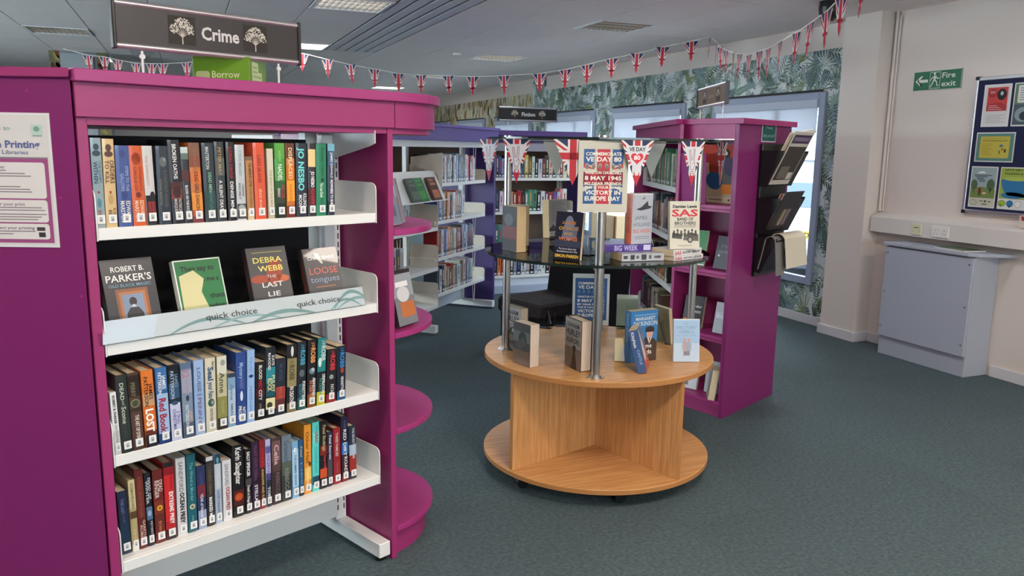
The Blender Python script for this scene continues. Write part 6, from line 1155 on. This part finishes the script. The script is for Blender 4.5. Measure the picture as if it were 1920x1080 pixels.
for (x, y, z, w, h, yaw, lb) in ((1.82, 4.03, ZW, .09, .155, -.8, 'empty clear stand just left of the blue poster'), (1.93, 4.02, ZW, .10, .17, -.4, 'clear stand between the empty stand and blue poster'), (2.24, 3.86, ZW, .12, .16, -.45, 'clear stand just right of the blue poster'), 
                 (1.50, 3.45, ZW, .08, .17, .9, 'clear stand behind the fat dark paperback, left of oak top'), (2.30, 3.42, ZW, .07, .17, .9, 'clear stand before the olive backed paperback'), (1.50, 3.50, ZG, .07, .17, 1.0, 'clear stand beside the fat paperback on the glass shelf'),
                 (1.58, 3.26, ZG, .09, .15, -.9, 'clear stand behind the orange lettered dark book'), (1.72, 3.28, ZG, .10, .19, .5, 'clear stand left of the orange spined book'), (2.02, 3.20, ZG, .09, .18, .5, 'clear stand behind the cream book with red initials')):
    acr_stand(I4, x, y, z, w, h, lb, yaw=yaw)

# ---------------------------------------------------------------- black chair, cupboard, outside
ch = empty('lounge_chair', (2.30, 5.90, 0), math.radians(18.7), label='low black lounge chair with brown black seat behind the round table', cat='chair')
BRN = mat('dark_seat', (46, 38, 38), .7)
MB().box(0, .62, -.52, 0, .30, .42).build('seat', BRN, ch, bevel=.02)
MB().box(.02, .60, -.50, -.02, .05, .30).build('base', BLK, ch, bevel=.01)
MB().slab([(.50, .05), (1.0, .05), (1.06, .74), (.60, .76), (.56, .5)], (0, -.52, 0), (1, 0, 0), (0, 0, 1), (0, 1, 0), .52).build('backrest', BLK, ch, bevel=.015)
for x in (.05, .92):
    for y in (-.46, -.06): MB().tube((x, y, 0), (x, y, .055), .018, 12).build('leg', BLP, ch)
cp = empty('low_cupboard', (5.0, 8.75, 0), label='low cream cupboard with brown edge under the windows beyond the table', cat='cupboard')
MB().box(0, .40, 0, .62, 0, .78).build('carcass', mat('cream_door', (226, 200, 156), .5), cp, bevel=.003)
MB().box(-.016, 0, .02, .60, .04, .76).build('door', MATS['cream_door'], cp, bevel=.002); MB().tube((-.016, .12, .45), (-.03, .12, .45), .01, 10).build('knob', BLP, cp)
MB().box(-.02, .0, -.03, .0, 0, .78).build('edge_strip', mat('brown_edge', (150, 100, 60), .5), cp)
# street
tag(MB().box(XW+.3, 60, -15, 70, -.5, -.4).build('road', mat('asphalt', (84, 88, 96), .9, noise=(3, .2, (1, 1, 1)))), kind='structure')
tag(MB().box(XW+.3, XW+2.2, -15, 70, -.4, -.28).build('pavement', mat('paving', (120, 122, 126), .9)), kind='structure')
fb = bpy.data.materials.new('facade_brick'); fb.use_nodes = True; nt = fb.node_tree; p = nt.nodes['Principled BSDF']
tc = nt.nodes.new('ShaderNodeTexCoord'); mp = nt.nodes.new('ShaderNodeMapping'); mp.inputs['Rotation'].default_value = (PI/2, 0, PI/2)
br = nt.nodes.new('ShaderNodeTexBrick'); br.inputs['Scale'].default_value = 1; br.inputs['Brick Width'].default_value = .24; br.inputs['Row Height'].default_value = .085; br.inputs['Mortar Size'].default_value = .01
br.inputs['Color1'].default_value = rgba((82, 74, 84)); br.inputs['Color2'].default_value = rgba((104, 92, 98)); br.inputs['Mortar'].default_value = rgba((134, 132, 138))
nt.links.new(tc.outputs['Object'], mp.inputs[0]); nt.links.new(mp.outputs[0], br.inputs[0]); nt.links.new(br.outputs[0], p.inputs[0]); p.inputs['Roughness'].default_value = .9
bd = empty('building', (20, 10, -.5), label='brick building with white windows seen across the street through the window', cat='building')
MB().box(0, 6, -10, 40, 0, 7).build('wall', fb, bd)
MB().box(-.3, 6.3, -10.3, 40.3, 7, 7.3).build('roof_edge', mat('roof_grey', (90, 92, 98), .8), bd)
for k in range(9):
    y = -4.6+k*4.0
    f = MB().box(-.06, .02, y, y+.08, 2.0, 3.35).box(-.06, .02, y+1.5, y+1.58, 2.0, 3.35).box(-.06, .02, y, y+1.58, 3.35, 3.43).box(-.06, .02, y, y+1.58, 1.94, 2.0).box(-.05, .02, y+.75, y+.82, 2.0, 3.35).build('window', mat('white_upvc', (230, 232, 236), .3), bd)
    MB().box(-.02, -.005, y+.08, y+1.5, 2.0, 3.35).build('pane', mat('pane_dark', (120, 150, 170), .1), f)
    MB().box(-.14, .0, y-.08, y+1.66, 1.86, 1.94).build('sill', MATS['white_upvc'], f)
# white car parked outside, rear towards the viewer
cr = empty('car', (0, 0, 0), label='white parked car with yellow number plate seen through the nearest window', cat='car')
cr.matrix_world = Matrix.Translation((8.95, 9.45, -.40)) @ Matrix.Rotation(math.radians(-40), 4, 'Z')
CW = mat('car_white', (168, 178, 194), .15, coat=1.0); CG = mat('car_glass', (40, 60, 84), .05); CB = mat('car_plastic', (44, 48, 58), .6)
def loft(secs, n):
    q = MB(); m = len(secs[0]); V = [p for s_ in secs for p in s_]; F = []
    for i in range(len(secs)-1):
        for j in range(m): F.append((i*m+j, i*m+(j+1) % m, (i+1)*m+(j+1) % m, (i+1)*m+j))
    F += [tuple(range(m))[::-1], tuple(range((len(secs)-1)*m, len(secs)*m))]
    return q.add(V, F)
def sec(y, hw, zb_, zs, zt, tw):
    return [(-hw*.92, y, zb_), (-hw, y, zb_+.2), (-hw, y, zs-.05), (-hw*.96, y, zs), (-tw, y, zt-.06), (-tw*.85, y, zt), (tw*.85, y, zt), (tw, y, zt-.06), (hw*.96, y, zs), (hw, y, zs-.05), (hw, y, zb_+.2), (hw*.92, y, zb_)]
body = loft([sec(0.02, .86, .38, .98, 1.02, .72), sec(.12, .91, .28, 1.02, 1.18, .72), sec(.42, .92, .26, 1.04, 1.60, .66), (sec(.9, .92, .26, 1.04, 1.68, .66)), sec(2.2, .92, .26, 1.0, 1.66, .66), sec(2.9, .92, .26, .98, 1.45, .66), sec(3.4, .90, .26, .94, 1.02, .72), sec(4.2, .86, .3, .86, .90, .7)], 12)
body.build('body', CW, cr, bevel=0, smooth=True)
MB().slab([(-.62, 0), (.62, 0), (.56, .44), (-.56, .44)], (0, .115, 1.17), (1, 0, 0), (0, .58, .82), Vector((0, -.82, .58)), .012).build('rear_window', CG, cr)
MB().tube((-.05, .17, 1.2), (.3, .24, 1.33), .012, 8).build('wiper', CB, cr)
MB().box(-.87, .87, -.04, .1, .22, .42).build('lower_bumper', CB, cr, bevel=.02); MB().box(-.88, .88, -.06, .1, .42, .58).build('bumper', CW, cr, bevel=.03)
for s_ in (-1, 1):
    MB().box(s_*.86, s_*.55, -.0, .1, .94, 1.06).build('tail_light', RED, cr, bevel=.01)
    for y in (.75, 3.4): MB().tube((s_*.93, y, .33), (s_*.70, y, .33), .33, 28).build('wheel', CB, cr, smooth=True)
MB().tube((0, .01, .90), (0, -.005, .90), .055, 20).build('badge', ALU, cr)
nb_ = MB().box(-.26, .26, -.012, .0, 0, .111, (220, 186, 40)); nb_ = nb_.build('number_plate', PRN, cr, loc=(-.02, -.0, .70))
Art().text('LD24 YXH', 0, .055, .078, (24, 24, 24), 1, .46, .03).obj('lettering', nb_, (0, -.012, 0), (1, 0, 0), (0, 0, 1), (0, -1, 0))
